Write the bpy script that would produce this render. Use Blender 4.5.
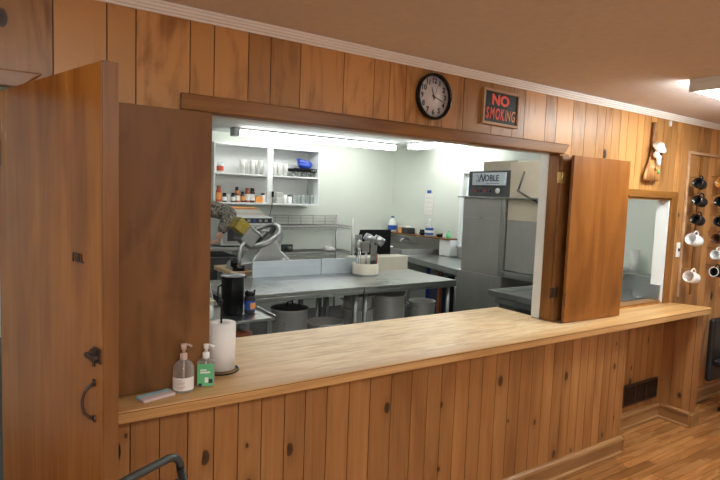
import bpy, bmesh, math, random
from mathutils import Vector, Matrix
random.seed(7)
PI = math.pi
S = bpy.context.scene
for o in list(bpy.data.objects): bpy.data.objects.remove(o)
COL = S.collection

# ------------------------------------------------------------------ camera
CAMPOS = Vector((0, 0, 1.675))
def cam_rows(yaw, pitch, roll):
    cy, sy, cp, sp = math.cos(yaw), math.sin(yaw), math.cos(pitch), math.sin(pitch)
    f = Vector((sy*cp, cy*cp, -sp)); r = Vector((cy, -sy, 0)); u = r.cross(f)
    c, s = math.cos(roll), math.sin(roll)
    return r*c + u*s, u*c - r*s, f
cr_, cu_, cf_ = cam_rows(math.radians(33.49), math.radians(4.651), math.radians(2.092))
cd = bpy.data.cameras.new('camera'); cd.sensor_width = 36; cd.lens = 27.0; cd.clip_start = .05
cam = bpy.data.objects.new('camera', cd); COL.objects.link(cam)
mm = Matrix((cr_, cu_, -cf_)).transposed().to_4x4(); mm.translation = CAMPOS
cam.matrix_world = mm
S.camera = cam

# ------------------------------------------------------------------ world, exposure
w = bpy.data.worlds.new('world'); S.world = w; w.use_nodes = True
w.node_tree.nodes['Background'].inputs[0].default_value = (.86, .93, 1, 1)
w.node_tree.nodes['Background'].inputs[1].default_value = 3.0
S.view_settings.view_transform = 'Standard'; S.view_settings.look = 'None'
S.view_settings.exposure = 0.0; S.view_settings.gamma = 1.0
S.view_settings.use_curve_mapping = False
KITCHEN_TUBE = 16.0      # strength of the kitchen tubes
HALL_TUBE = 38.0         # strength of the hall fixtures

# ------------------------------------------------------------------ materials
def newmat(name):
    m = bpy.data.materials.new(name); m.use_nodes = True
    nt = m.node_tree; b = nt.nodes['Principled BSDF']
    return m, nt, b
def N(nt, t, **kw):
    n = nt.nodes.new(t)
    for k, v in kw.items(): setattr(n, k, v)
    return n
def ramp(nt, stops, interp='LINEAR'):
    r = N(nt, 'ShaderNodeValToRGB'); r.color_ramp.interpolation = interp
    e = r.color_ramp.elements
    while len(e) < len(stops): e.new(.5)
    for i, (p, c) in enumerate(stops):
        e[i].position = p; e[i].color = (*c, 1) if len(c) == 3 else c
    return r
def mixc(nt, fac, a, b, mode='MIX'):
    m = N(nt, 'ShaderNodeMix', data_type='RGBA', blend_type=mode)
    for s, v in ((0, fac), (6, a), (7, b)):
        if hasattr(v, 'links'): nt.links.new(v, m.inputs[s])
        elif isinstance(v, (int, float)): m.inputs[s].default_value = v
        else: m.inputs[s].default_value = (*v, 1)
    return m.outputs[2]
def plain(name, col, rough=.5, metal=0, noise=.08, nscale=8, spec=.5, coat=0, bump=0):
    m, nt, b = newmat(name)
    tc = N(nt, 'ShaderNodeTexCoord'); n = N(nt, 'ShaderNodeTexNoise')
    n.inputs['Scale'].default_value = nscale; n.inputs['Detail'].default_value = 4
    nt.links.new(tc.outputs['Object'], n.inputs['Vector'])
    lo = tuple(c*(1-noise) for c in col); hi = tuple(min(1, c*(1+noise)) for c in col)
    r = ramp(nt, [(.3, lo), (.7, hi)])
    nt.links.new(n.outputs['Fac'], r.inputs[0]); nt.links.new(r.outputs[0], b.inputs['Base Color'])
    b.inputs['Roughness'].default_value = rough; b.inputs['Metallic'].default_value = metal
    b.inputs['Specular IOR Level'].default_value = spec
    b.inputs['Coat Weight'].default_value = coat
    if bump:
        bp = N(nt, 'ShaderNodeBump'); bp.inputs['Strength'].default_value = bump; bp.inputs['Distance'].default_value = .01
        nt.links.new(n.outputs['Fac'], bp.inputs['Height']); nt.links.new(bp.outputs[0], b.inputs['Normal'])
    return m
def brushed(name, col, rough=.3, axis=0, metal=1.0):
    m, nt, b = newmat(name)
    tc = N(nt, 'ShaderNodeTexCoord'); mp = N(nt, 'ShaderNodeMapping'); n = N(nt, 'ShaderNodeTexNoise')
    sc = [90, 90, 90]; sc[axis] = 2
    mp.inputs['Scale'].default_value = sc; n.inputs['Scale'].default_value = 1; n.inputs['Detail'].default_value = 3
    n2 = N(nt, 'ShaderNodeTexNoise'); n2.inputs['Scale'].default_value = 5; n2.inputs['Detail'].default_value = 4
    nt.links.new(tc.outputs['Object'], mp.inputs[0]); nt.links.new(mp.outputs[0], n.inputs['Vector'])
    nt.links.new(tc.outputs['Object'], n2.inputs['Vector'])
    a = N(nt, 'ShaderNodeMath', operation='MULTIPLY_ADD'); a.inputs[1].default_value = .5
    nt.links.new(n.outputs['Fac'], a.inputs[0])
    h = N(nt, 'ShaderNodeMath', operation='MULTIPLY'); h.inputs[1].default_value = .5
    nt.links.new(n2.outputs['Fac'], h.inputs[0]); nt.links.new(h.outputs[0], a.inputs[2])
    r = ramp(nt, [(.3, tuple(c*.82 for c in col)), (.7, col)])
    nt.links.new(a.outputs[0], r.inputs[0]); nt.links.new(r.outputs[0], b.inputs['Base Color'])
    rr = N(nt, 'ShaderNodeMapRange'); rr.inputs[3].default_value = rough*.75; rr.inputs[4].default_value = rough*1.35
    nt.links.new(a.outputs[0], rr.inputs[0]); nt.links.new(rr.outputs[0], b.inputs['Roughness'])
    b.inputs['Metallic'].default_value = metal
    return m
def wood(name, dark, mid, light, axis=2, rough=.38, knots=0.0, figure=1.0, across=9, var=.35, coat=.0, bump=.12, kscale=3.0, wear=None):
    """procedural timber; grain runs along the given axis, every board varies through its 'rnd' attribute"""
    m, nt, b = newmat(name)
    tc = N(nt, 'ShaderNodeTexCoord'); at = N(nt, 'ShaderNodeAttribute', attribute_name='rnd')
    off = N(nt, 'ShaderNodeVectorMath', operation='SCALE'); off.inputs['Scale'].default_value = 13.7
    nt.links.new(at.outputs['Color'], off.inputs[0])
    ad = N(nt, 'ShaderNodeVectorMath', operation='ADD')
    nt.links.new(tc.outputs['Object'], ad.inputs[0]); nt.links.new(off.outputs[0], ad.inputs[1])
    def noise(sa, sl, det, dist):
        mp = N(nt, 'ShaderNodeMapping'); sc = [sa]*3; sc[axis] = sl; mp.inputs['Scale'].default_value = sc
        n = N(nt, 'ShaderNodeTexNoise'); n.inputs['Scale'].default_value = 1
        n.inputs['Detail'].default_value = det; n.inputs['Distortion'].default_value = dist
        nt.links.new(ad.outputs[0], mp.inputs[0]); nt.links.new(mp.outputs[0], n.inputs['Vector'])
        return n.outputs['Fac']
    f1 = noise(across, 1.3, 5, 1.2*figure); f2 = noise(across*11, 3, 4, .3); f3 = noise(2.2, .8, 3, .6)
    s1 = N(nt, 'ShaderNodeMath', operation='MULTIPLY_ADD'); s1.inputs[1].default_value = .6
    nt.links.new(f1, s1.inputs[0])
    s2 = N(nt, 'ShaderNodeMath', operation='MULTIPLY'); s2.inputs[1].default_value = .22; nt.links.new(f2, s2.inputs[0])
    s3 = N(nt, 'ShaderNodeMath', operation='MULTIPLY_ADD'); s3.inputs[1].default_value = .22*figure
    nt.links.new(f3, s3.inputs[0]); nt.links.new(s2.outputs[0], s3.inputs[2]); nt.links.new(s3.outputs[0], s1.inputs[2])
    r = ramp(nt, [(.34, dark), (.5, mid), (.68, light)])
    nt.links.new(s1.outputs[0], r.inputs[0])
    col = r.outputs[0]
    # tone of each board
    sep = N(nt, 'ShaderNodeSeparateColor'); nt.links.new(at.outputs['Color'], sep.inputs[0])
    mr = N(nt, 'ShaderNodeMapRange'); mr.inputs[3].default_value = 1-var; mr.inputs[4].default_value = 1+var*.7
    nt.links.new(sep.outputs[0], mr.inputs[0])
    sc = N(nt, 'ShaderNodeVectorMath', operation='SCALE'); nt.links.new(col, sc.inputs[0]); nt.links.new(mr.outputs[0], sc.inputs['Scale'])
    col = sc.outputs[0]
    if knots:
        ks = N(nt, 'ShaderNodeSeparateXYZ'); nt.links.new(ad.outputs[0], ks.inputs[0])
        ka = N(nt, 'ShaderNodeMath', operation='ADD'); nt.links.new(ks.outputs[0], ka.inputs[0]); nt.links.new(ks.outputs[1], ka.inputs[1])
        kc = N(nt, 'ShaderNodeCombineXYZ')
        kx = N(nt, 'ShaderNodeMath', operation='MULTIPLY'); kx.inputs[1].default_value = kscale*1.7; nt.links.new(ka.outputs[0], kx.inputs[0]); nt.links.new(kx.outputs[0], kc.inputs[0])
        kz = N(nt, 'ShaderNodeMath', operation='MULTIPLY'); kz.inputs[1].default_value = kscale; nt.links.new(ks.outputs[2], kz.inputs[0]); nt.links.new(kz.outputs[0], kc.inputs[1])
        v = N(nt, 'ShaderNodeTexVoronoi', voronoi_dimensions='2D'); v.inputs['Scale'].default_value = 1; nt.links.new(kc.outputs[0], v.inputs['Vector'])
        vs = N(nt, 'ShaderNodeSeparateColor'); nt.links.new(v.outputs['Color'], vs.inputs[0])
        gate = N(nt, 'ShaderNodeMath', operation='LESS_THAN'); gate.inputs[1].default_value = knots
        nt.links.new(vs.outputs[0], gate.inputs[0])
        kd = ramp(nt, [(.0, (1, 1, 1)), (.060, (.9, .9, .9)), (.072, (.22, .22, .22)), (.20, (0, 0, 0))])
        kq = N(nt, 'ShaderNodeMapRange'); kq.inputs[3].default_value = .45; kq.inputs[4].default_value = 1.5; nt.links.new(vs.outputs[1], kq.inputs[0])
        kdv = N(nt, 'ShaderNodeMath', operation='DIVIDE'); nt.links.new(v.outputs['Distance'], kdv.inputs[0]); nt.links.new(kq.outputs[0], kdv.inputs[1])
        nt.links.new(kdv.outputs[0], kd.inputs[0])
        g = N(nt, 'ShaderNodeMath', operation='MULTIPLY'); nt.links.new(kd.outputs[0], g.inputs[0]); nt.links.new(gate.outputs[0], g.inputs[1])
        col = mixc(nt, g.outputs[0], col, tuple(c*.18 for c in dark))
    if wear:
        nw = N(nt, 'ShaderNodeTexNoise'); nw.inputs['Scale'].default_value = 3.2; nw.inputs['Detail'].default_value = 8; nw.inputs['Roughness'].default_value = .7
        wm = N(nt, 'ShaderNodeMapping'); wm.inputs['Scale'].default_value = (1.3, 11, 1); nt.links.new(tc.outputs['Object'], wm.inputs[0]); nt.links.new(wm.outputs[0], nw.inputs['Vector'])
        nt.links.new(f2, nw.inputs['W']) if False else None
        wr = ramp(nt, [(.42, (0, 0, 0)), (.55, (1, 1, 1))]); nt.links.new(nw.outputs['Fac'], wr.inputs[0])
        # worn finish keeps away from the front edge and the right end
        sx = N(nt, 'ShaderNodeSeparateXYZ'); nt.links.new(tc.outputs['Object'], sx.inputs[0])
        my = N(nt, 'ShaderNodeMapRange'); my.inputs[1].default_value = wear[0]; my.inputs[2].default_value = wear[0]+.12
        nt.links.new(sx.outputs[1], my.inputs[0])
        mx = N(nt, 'ShaderNodeMapRange'); mx.inputs[1].default_value = wear[1]; mx.inputs[2].default_value = wear[1]+.5
        mx.inputs[3].default_value = 1; mx.inputs[4].default_value = 0
        nt.links.new(sx.outputs[0], mx.inputs[0])
        mx0 = N(nt, 'ShaderNodeMapRange'); mx0.inputs[1].default_value = .72; mx0.inputs[2].default_value = 1.15; nt.links.new(sx.outputs[0], mx0.inputs[0])
        mxx = N(nt, 'ShaderNodeMath', operation='MULTIPLY'); nt.links.new(mx.outputs[0], mxx.inputs[0]); nt.links.new(mx0.outputs[0], mxx.inputs[1]); mx = mxx
        g1 = N(nt, 'ShaderNodeMath', operation='MULTIPLY'); nt.links.new(my.outputs[0], g1.inputs[0]); nt.links.new(mx.outputs[0], g1.inputs[1])
        g2 = N(nt, 'ShaderNodeMath', operation='MULTIPLY_ADD'); g2.inputs[1].default_value = .62; g2.inputs[2].default_value = .30
        nt.links.new(wr.outputs[0], g2.inputs[0])
        g3 = N(nt, 'ShaderNodeMath', operation='MULTIPLY'); nt.links.new(g2.outputs[0], g3.inputs[0]); nt.links.new(g1.outputs[0], g3.inputs[1])
        col = mixc(nt, g3.outputs[0], col, wear[2])
    nt.links.new(col, b.inputs['Base Color'])
    rr = N(nt, 'ShaderNodeMapRange'); rr.inputs[3].default_value = rough*.8; rr.inputs[4].default_value = rough*1.3
    nt.links.new(f1, rr.inputs[0]); nt.links.new(rr.outputs[0], b.inputs['Roughness'])
    b.inputs['Specular IOR Level'].default_value = .38
    b.inputs['Coat Weight'].default_value = coat; b.inputs['Coat Roughness'].default_value = .25
    if bump:
        bp = N(nt, 'ShaderNodeBump'); bp.inputs['Strength'].default_value = bump; bp.inputs['Distance'].default_value = .004
        nt.links.new(s1.outputs[0], bp.inputs['Height']); nt.links.new(bp.outputs[0], b.inputs['Normal'])
    return m
def emit(name, col, st):
    m = bpy.data.materials.new(name); m.use_nodes = True; nt = m.node_tree
    nt.nodes.remove(nt.nodes['Principled BSDF'])
    e = N(nt, 'ShaderNodeEmission'); e.inputs[0].default_value = (*col, 1); e.inputs[1].default_value = st
    nt.links.new(e.outputs[0], nt.nodes['Material Output'].inputs[0]); return m
def glass(name, col=(1, 1, 1), fac=.25, rough=.05):
    """thin clear glass or plastic: mostly transparent with a glossy sheen"""
    m = bpy.data.materials.new(name); m.use_nodes = True; nt = m.node_tree
    nt.nodes.remove(nt.nodes['Principled BSDF'])
    t = N(nt, 'ShaderNodeBsdfTransparent'); t.inputs[0].default_value = (*col, 1)
    g = N(nt, 'ShaderNodeBsdfPrincipled'); g.inputs['Base Color'].default_value = (*[c*.8 for c in col], 1); g.inputs['Roughness'].default_value = rough
    lw = N(nt, 'ShaderNodeLayerWeight'); lw.inputs[0].default_value = .35
    mr = N(nt, 'ShaderNodeMapRange'); mr.inputs[3].default_value = fac; mr.inputs[4].default_value = min(1, fac+.55)
    nt.links.new(lw.outputs['Facing'], mr.inputs[0])
    mx = N(nt, 'ShaderNodeMixShader'); nt.links.new(mr.outputs[0], mx.inputs[0]); nt.links.new(t.outputs[0], mx.inputs[1]); nt.links.new(g.outputs[0], mx.inputs[2])
    nt.links.new(mx.outputs[0], nt.nodes['Material Output'].inputs[0]); return m

M = {}
M['panel'] = wood('wood_wall_panel', (.080, .027, .008), (.26, .103, .028), (.53, .255, .085), rough=.34, knots=.24, figure=2.4, across=6, var=.32, kscale=2.3)
M['pine'] = wood('wood_pine_boards', (.27, .110, .035), (.37, .165, .055), (.47, .23, .082), rough=.42, knots=.42, figure=.7, across=12, var=.13, kscale=3.2)
M['casing'] = wood('wood_casing', (.15, .058, .012), (.265, .108, .022), (.37, .165, .042), axis=0, rough=.3, figure=.7, var=.1)
M['casing_v'] = wood('wood_casing_upright', (.15, .058, .012), (.265, .108, .022), (.37, .165, .042), axis=2, rough=.3, figure=.7, var=.1)
M['door'] = wood('wood_door_veneer', (.29, .098, .015), (.46, .175, .028), (.66, .29, .055), axis=2, rough=.24, figure=.9, across=8, var=.05)
M['dooredge'] = wood('wood_door_edge', (.12, .048, .016), (.19, .078, .026), (.26, .115, .043), axis=2, rough=.35, var=.05)
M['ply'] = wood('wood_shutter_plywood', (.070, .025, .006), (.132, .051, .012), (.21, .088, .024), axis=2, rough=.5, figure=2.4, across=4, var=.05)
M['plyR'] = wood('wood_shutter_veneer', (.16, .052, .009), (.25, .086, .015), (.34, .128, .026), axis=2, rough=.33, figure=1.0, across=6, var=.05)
M['top'] = wood('wood_countertop', (.42, .21, .07), (.60, .35, .14), (.72, .48, .23), axis=0, rough=.36, figure=.5, across=18, var=.15, wear=(1.905, 2.9, (.82, .63, .385)))
M['topedge'] = wood('wood_countertop_edge', (.46, .23, .08), (.62, .35, .14), (.74, .47, .22), axis=0, rough=.4, figure=.4, across=30, var=.2)
M['base'] = wood('wood_baseboard', (.22, .10, .036), (.33, .165, .062), (.43, .235, .10), axis=0, rough=.4, var=.1)
M['basey'] = wood('wood_baseboard_return', (.22, .10, .036), (.33, .165, .062), (.43, .235, .10), axis=1, rough=.4, var=.1)
M['floor'] = wood('wood_floor', (.27, .10, .028), (.42, .18, .055), (.55, .27, .095), axis=0, rough=.26, figure=.6, across=14, var=.30, coat=.15)
M['groove'] = plain('dark_groove', (.045, .018, .008), .8)
M['crown'] = plain('painted_moulding', (.86, .80, .76), .45, noise=.03)
M['ceil'] = plain('hall_ceiling_paint', (.72, .645, .615), .75, noise=.04, nscale=30, bump=.25)
M['kwall'] = plain('kitchen_wall_paint', (.72, .76, .69), .6, noise=.02, nscale=2)
M['kceil'] = plain('kitchen_ceiling_paint', (.80, .84, .82), .7, noise=.02)
M['kfloor'] = plain('kitchen_floor_tile', (.055, .05, .048), .5)
M['white'] = plain('white_paint', (.80, .83, .82), .45, noise=.02)
M['plas'] = plain('plaster_hall', (.72, .62, .52), .8)
M['steel'] = brushed('brushed_steel', (.56, .57, .57), .28, 0)
M['steelz'] = brushed('brushed_steel_upright', (.50, .49, .47), .36, 2, metal=.72)
M['galv'] = plain('galvanised_steel', (.30, .31, .31), .45, metal=.8, noise=.15)
M['splash'] = brushed('steel_backsplash', (.62, .69, .76), .5, 0, metal=.25)
M['dsteel'] = plain('dark_steel', (.10, .10, .10), .42, metal=.6, noise=.2)
M['alu'] = brushed('aluminium_pot', (.74, .72, .69), .42, 2, metal=.45)
M['cast'] = plain('cast_aluminium', (.50, .51, .52), .3, metal=.85, noise=.06)
M['black'] = plain('black_plastic', (.008, .008, .009), .14, noise=.1, spec=.3)
M['satin'] = plain('black_satin', (.006, .006, .007), .3, noise=.1, spec=.12)
M['blackm'] = plain('black_matt', (.008, .008, .008), .6, noise=.1, spec=.15)
M['rubber'] = plain('black_vinyl', (.013, .013, .014), .42, noise=.1, bump=.05)
M['wire'] = plain('chrome_wire', (.36, .35, .34), .32, metal=.9, noise=.1)
M['brass'] = plain('brass_hinge', (.55, .40, .16), .35, metal=.9, noise=.15)
M['bronze'] = plain('dark_bronze', (.10, .065, .05), .38, metal=.7, noise=.2)
M['chairm'] = plain('gunmetal_tube', (.085, .10, .10), .38, metal=.6, noise=.1)
M['paper'] = plain('paper_white', (.86, .83, .80), .9, noise=.02, nscale=60, bump=.08)
M['wplas'] = plain('white_plastic', (.82, .82, .80), .35, noise=.02)
M['cream'] = plain('cream_plastic', (.74, .70, .58), .4, noise=.03)
M['kraft'] = plain('tan_panel', (.50, .43, .33), .5, noise=.05)
M['blue'] = plain('blue_plastic', (.008, .045, .34), .3, noise=.08)
M['bluel'] = plain('blue_label', (.02, .10, .42), .5)
M['green'] = plain('green_label', (.13, .50, .23), .4)
M['grn'] = plain('green_bottle_plastic', (.18, .58, .27), .3)
M['orange'] = plain('orange_paper', (.85, .34, .08), .6)
M['rust'] = plain('rust_brown', (.30, .09, .035), .5, noise=.3)
M['red'] = plain('spice_red', (.52, .07, .03), .5, noise=.3)
M['skinm'] = plain('skin', (.62, .36, .27), .5, noise=.05)
M['pinkw'] = plain('pinkish_ceramic', (.82, .74, .69), .18, noise=.02)
M['wcer'] = plain('white_ceramic', (.80, .82, .84), .15, noise=.02)
M['bcer'] = plain('black_ceramic', (.012, .012, .014), .12, noise=.05)
M['brcer'] = plain('brown_ceramic', (.10, .035, .018), .15, noise=.2)
M['orcer'] = plain('amber_ceramic', (.55, .24, .05), .2, noise=.1)
M['butcher'] = wood('butcher_block', (.45, .30, .16), (.60, .44, .26), (.70, .55, .36), axis=0, rough=.5, figure=.4, across=20, var=.1)
M['clear'] = glass('clear_glass', (.93, .96, .95), .13)
M['frost'] = glass('frosted_plastic', (.97, .97, .94), .6, .35)
M['soapc'] = glass('clear_soap_plastic', (.88, .84, .80), .18)
M['wing'] = glass('window_glass', (.95, .98, 1), .06)
M['lamp'] = emit('kitchen_tube_light', (1.0, 1.0, .965), KITCHEN_TUBE)
M['hlamp'] = emit('hall_tube_light', (.95, 1.0, .97), HALL_TUBE)
M['pinkpl'] = plain('dusty_pink_plastic', (.58, .42, .37), .4, noise=.03)
M['label'] = plain('label_paper', (.80, .76, .73), .5, noise=.02)
M['ink'] = plain('dark_ink', (.03, .03, .035), .6)
M['inkb'] = plain('navy_ink', (.03, .05, .10), .5)
M['redp'] = plain('red_paint', (.85, .09, .045), .55, noise=.1)
M['tanp'] = plain('tan_paint', (.72, .27, .12), .55, noise=.1)
M['slate'] = plain('black_board_paint', (.018, .022, .020), .5, spec=.25, noise=.25, nscale=20)
M['face'] = plain('clock_face', (.66, .60, .60), .3, noise=.01)
M['frame'] = wood('light_frame_wood', (.36, .19, .10), (.50, .30, .17), (.62, .42, .26), axis=0, rough=.5, var=.1)
M['camo'] = None
def camo():
    m, nt, b = newmat('camouflage_cloth')
    tc = N(nt, 'ShaderNodeTexCoord'); n = N(nt, 'ShaderNodeTexNoise'); n.inputs['Scale'].default_value = 22; n.inputs['Detail'].default_value = 3; n.inputs['Distortion'].default_value = 1.5
    nt.links.new(tc.outputs['Object'], n.inputs['Vector'])
    r = ramp(nt, [(0, (.06, .055, .045)), (.44, (.17, .15, .12)), (.52, (.30, .28, .24)), (.6, (.10, .10, .08))], 'CONSTANT')
    nt.links.new(n.outputs['Fac'], r.inputs[0]); nt.links.new(r.outputs[0], b.inputs['Base Color']); b.inputs['Roughness'].default_value = .85
    return m
M['camo'] = camo()
def towelm():
    m, nt, b = newmat('folded_cloth'); tc = N(nt, 'ShaderNodeTexCoord'); s = N(nt, 'ShaderNodeSeparateXYZ'); nt.links.new(tc.outputs['Object'], s.inputs[0])
    r = ramp(nt, [(.0, (.62, .48, .45)), (.5, (.33, .56, .66))], 'CONSTANT')
    mr = N(nt, 'ShaderNodeMapRange'); mr.inputs[1].default_value = -.04; mr.inputs[2].default_value = .04
    nt.links.new(s.outputs[1], mr.inputs[0]); nt.links.new(mr.outputs[0], r.inputs[0]); nt.links.new(r.outputs[0], b.inputs['Base Color']); b.inputs['Roughness'].default_value = .9
    return m
M['cloth'] = towelm()
def mirrorish(name, c): return plain(name, c, .22, metal=.7)
M['gold'] = plain('gold_printed_guard', (.36, .27, .05), .35, metal=.3, noise=.35, nscale=50)

# ------------------------------------------------------------------ mesh helpers
class MB:
    def __init__(s):
        s.bm = bmesh.new(); s.l = s.bm.loops.layers.float_color.new('rnd'); s.mats = []; s.cur = 0
    def mat(s, m):
        if m not in s.mats: s.mats.append(m)
        s.cur = s.mats.index(m); return s
    def _fin(s, faces, rnd, smooth=False):
        c = rnd if rnd is not None else (.5, .5, .5)
        if not hasattr(c, '__len__'): c = (c, (c*7.31) % 1, (c*3.77) % 1)
        for f in faces:
            f.material_index = s.cur; f.smooth = smooth
            for lp in f.loops: lp[s.l] = (*c, 1)
        return s
    def box(s, x0, x1, y0, y1, z0, z1, rnd=None, mtx=None):
        v = [s.bm.verts.new((x, y, z)) for x in (x0, x1) for y in (y0, y1) for z in (z0, z1)]
        if mtx:
            for q in v: q.co = mtx @ q.co
        F = [s.bm.faces.new([v[i] for i in q]) for q in ((0,1,3,2),(4,6,7,5),(0,4,5,1),(2,3,7,6),(0,2,6,4),(1,5,7,3))]
        return s._fin(F, rnd)
    def prism(s, pts, axis, a, b, rnd=None, smooth=False, mtx=None):
        """polygon given in the other two axes (in xyz order), extruded along axis from a to b"""
        def mk(p, t):
            c = list(p); c.insert(axis, t); c = Vector(c)
            return s.bm.verts.new(mtx @ c if mtx else c)
        A = [mk(p, a) for p in pts]; B = [mk(p, b) for p in pts]; n = len(pts)
        F = [s.bm.faces.new(A[::-1]), s.bm.faces.new(B)]; s._fin(F, rnd)
        G = [s.bm.faces.new((A[i], A[(i+1) % n], B[(i+1) % n], B[i])) for i in range(n)]
        return s._fin(G, rnd, smooth)
    def lathe(s, prof, seg=24, mtx=None, rnd=None, cap=True, smooth=True):
        rings = []
        for r, z in prof:
            if r < 1e-5: ring = [s.bm.verts.new((0, 0, z))]
            else: ring = [s.bm.verts.new((r*math.cos(2*PI*k/seg), r*math.sin(2*PI*k/seg), z)) for k in range(seg)]
            rings.append(ring)
        if mtx:
            for ring in rings:
                for q in ring: q.co = mtx @ q.co
        F = []
        for A, B in zip(rings, rings[1:]):
            if len(A) == 1 and len(B) == 1: continue
            for k in range(seg):
                k2 = (k+1) % seg
                if len(A) == 1: F.append(s.bm.faces.new((A[0], B[k2], B[k])))
                elif len(B) == 1: F.append(s.bm.faces.new((A[k], A[k2], B[0])))
                else: F.append(s.bm.faces.new((A[k], A[k2], B[k2], B[k])))
        s._fin(F, rnd, smooth)
        C2 = []
        if cap:
            if len(rings[0]) > 2: C2.append(s.bm.faces.new(rings[0][::-1]))
            if len(rings[-1]) > 2: C2.append(s.bm.faces.new(rings[-1]))
            s._fin(C2, rnd)
        return s
    def tube(s, pts, r, seg=8, rnd=None, closed=False):
        pts = [Vector(p) for p in pts]; n = len(pts); rings = []
        up = None
        for i, p in enumerate(pts):
            if closed: d = (pts[(i+1) % n]-pts[i-1])
            else: d = pts[min(i+1, n-1)]-pts[max(i-1, 0)]
            d.normalize()
            if up is None:
                up = Vector((0, 0, 1)) if abs(d.z) < .9 else Vector((1, 0, 0))
            a = d.cross(up).normalized(); bb = a.cross(d).normalized(); up = bb
            rr = r[i] if hasattr(r, '__len__') else r
            rings.append([s.bm.verts.new(p+a*rr*math.cos(2*PI*k/seg)+bb*rr*math.sin(2*PI*k/seg)) for k in range(seg)])
        F = []
        pr = list(zip(rings, rings[1:])) + ([(rings[-1], rings[0])] if closed else [])
        for A, B in pr:
            for k in range(seg): F.append(s.bm.faces.new((A[k], A[(k+1) % seg], B[(k+1) % seg], B[k])))
        s._fin(F, rnd, True)
        if not closed: s._fin([s.bm.faces.new(rings[0][::-1]), s.bm.faces.new(rings[-1])], rnd)
        return s
    def ball(s, c, r, sc=(1, 1, 1), seg=12, rnd=None):
        prof = [(math.sin(PI*i/8)*r, -math.cos(PI*i/8)*r) for i in range(9)]
        return s.lathe(prof, seg, Matrix.Translation(c) @ Matrix.Diagonal((*sc, 1)), rnd, cap=False)
    def build(s, name, mat=None, parent=None, loc=(0, 0, 0), rot=(0, 0, 0), bevel=0, bseg=2, sub=0):
        bmesh.ops.recalc_face_normals(s.bm, faces=s.bm.faces)
        me = bpy.data.meshes.new(name); s.bm.to_mesh(me); s.bm.free()
        if s.mats:
            for m in s.mats: me.materials.append(m)
        else: me.materials.append(mat)
        o = bpy.data.objects.new(name, me); COL.objects.link(o)
        o.location = loc; o.rotation_euler = rot
        if parent: o.parent = parent
        if bevel:
            b = o.modifiers.new('bevel', 'BEVEL'); b.width = bevel; b.segments = bseg; b.limit_method = 'ANGLE'; b.angle_limit = math.radians(40)
        if sub:
            b = o.modifiers.new('sub', 'SUBSURF'); b.levels = sub; b.render_levels = sub
        return o
def B(*a, **k): return MB().box(*a, **k)
def tag(o, label, cat, group=None, kind=None):
    o['label'] = label; o['category'] = cat
    if group: o['group'] = group
    if kind: o['kind'] = kind
    return o
def thing(name, label, cat, loc=(0, 0, 0), rz=0, group=None):
    o = bpy.data.objects.new(name, None); COL.objects.link(o); o.location = loc; o.rotation_euler = (0, 0, rz)
    o.empty_display_size = .05
    return tag(o, label, cat, group)
def struct(o): o['kind'] = 'structure'; return o
def dup(root, loc, rz=None, label=None):
    r = root.copy(); COL.objects.link(r); r.location = loc
    if rz is not None: r.rotation_euler = (0, 0, rz)
    if label: r['label'] = label
    for ch in list(root.children):
        c = ch.copy(); COL.objects.link(c); c.parent = r
        for g in list(ch.children):
            d = g.copy(); COL.objects.link(d); d.parent = c
    return r
def frame_to(p, d, up=(0, 0, 1)):
    """matrix whose z axis is d, placed at p"""
    d = Vector(d).normalized(); u = Vector(up); x = u.cross(d)
    if x.length < 1e-4: x = Vector((1, 0, 0))
    x.normalize(); y = d.cross(x)
    m = Matrix((x, y, d)).transposed().to_4x4(); m.translation = Vector(p); return m
def text(name, body, size, mat, parent, loc, rot, bold=0, shear=0, xs=1.0, depth=.001, align='CENTER'):
    cu = bpy.data.curves.new(name, 'FONT'); cu.body = body; cu.size = size; cu.align_x = align; cu.align_y = 'CENTER'
    cu.extrude = depth; cu.offset = bold; cu.shear = shear; cu.resolution_u = 3
    t = bpy.data.objects.new(name+'_tmp', cu); COL.objects.link(t)
    dg = bpy.context.evaluated_depsgraph_get(); dg.update()
    me = bpy.data.meshes.new_from_object(t.evaluated_get(dg)); bpy.data.objects.remove(t)
    me.materials.clear(); me.materials.append(mat)
    o = bpy.data.objects.new(name, me); COL.objects.link(o); o.location = loc; o.rotation_euler = rot; o.scale = (xs, 1, 1)
    if parent: o.parent = parent
    return o
def rn(): return (random.random(), random.random(), random.random())

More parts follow.
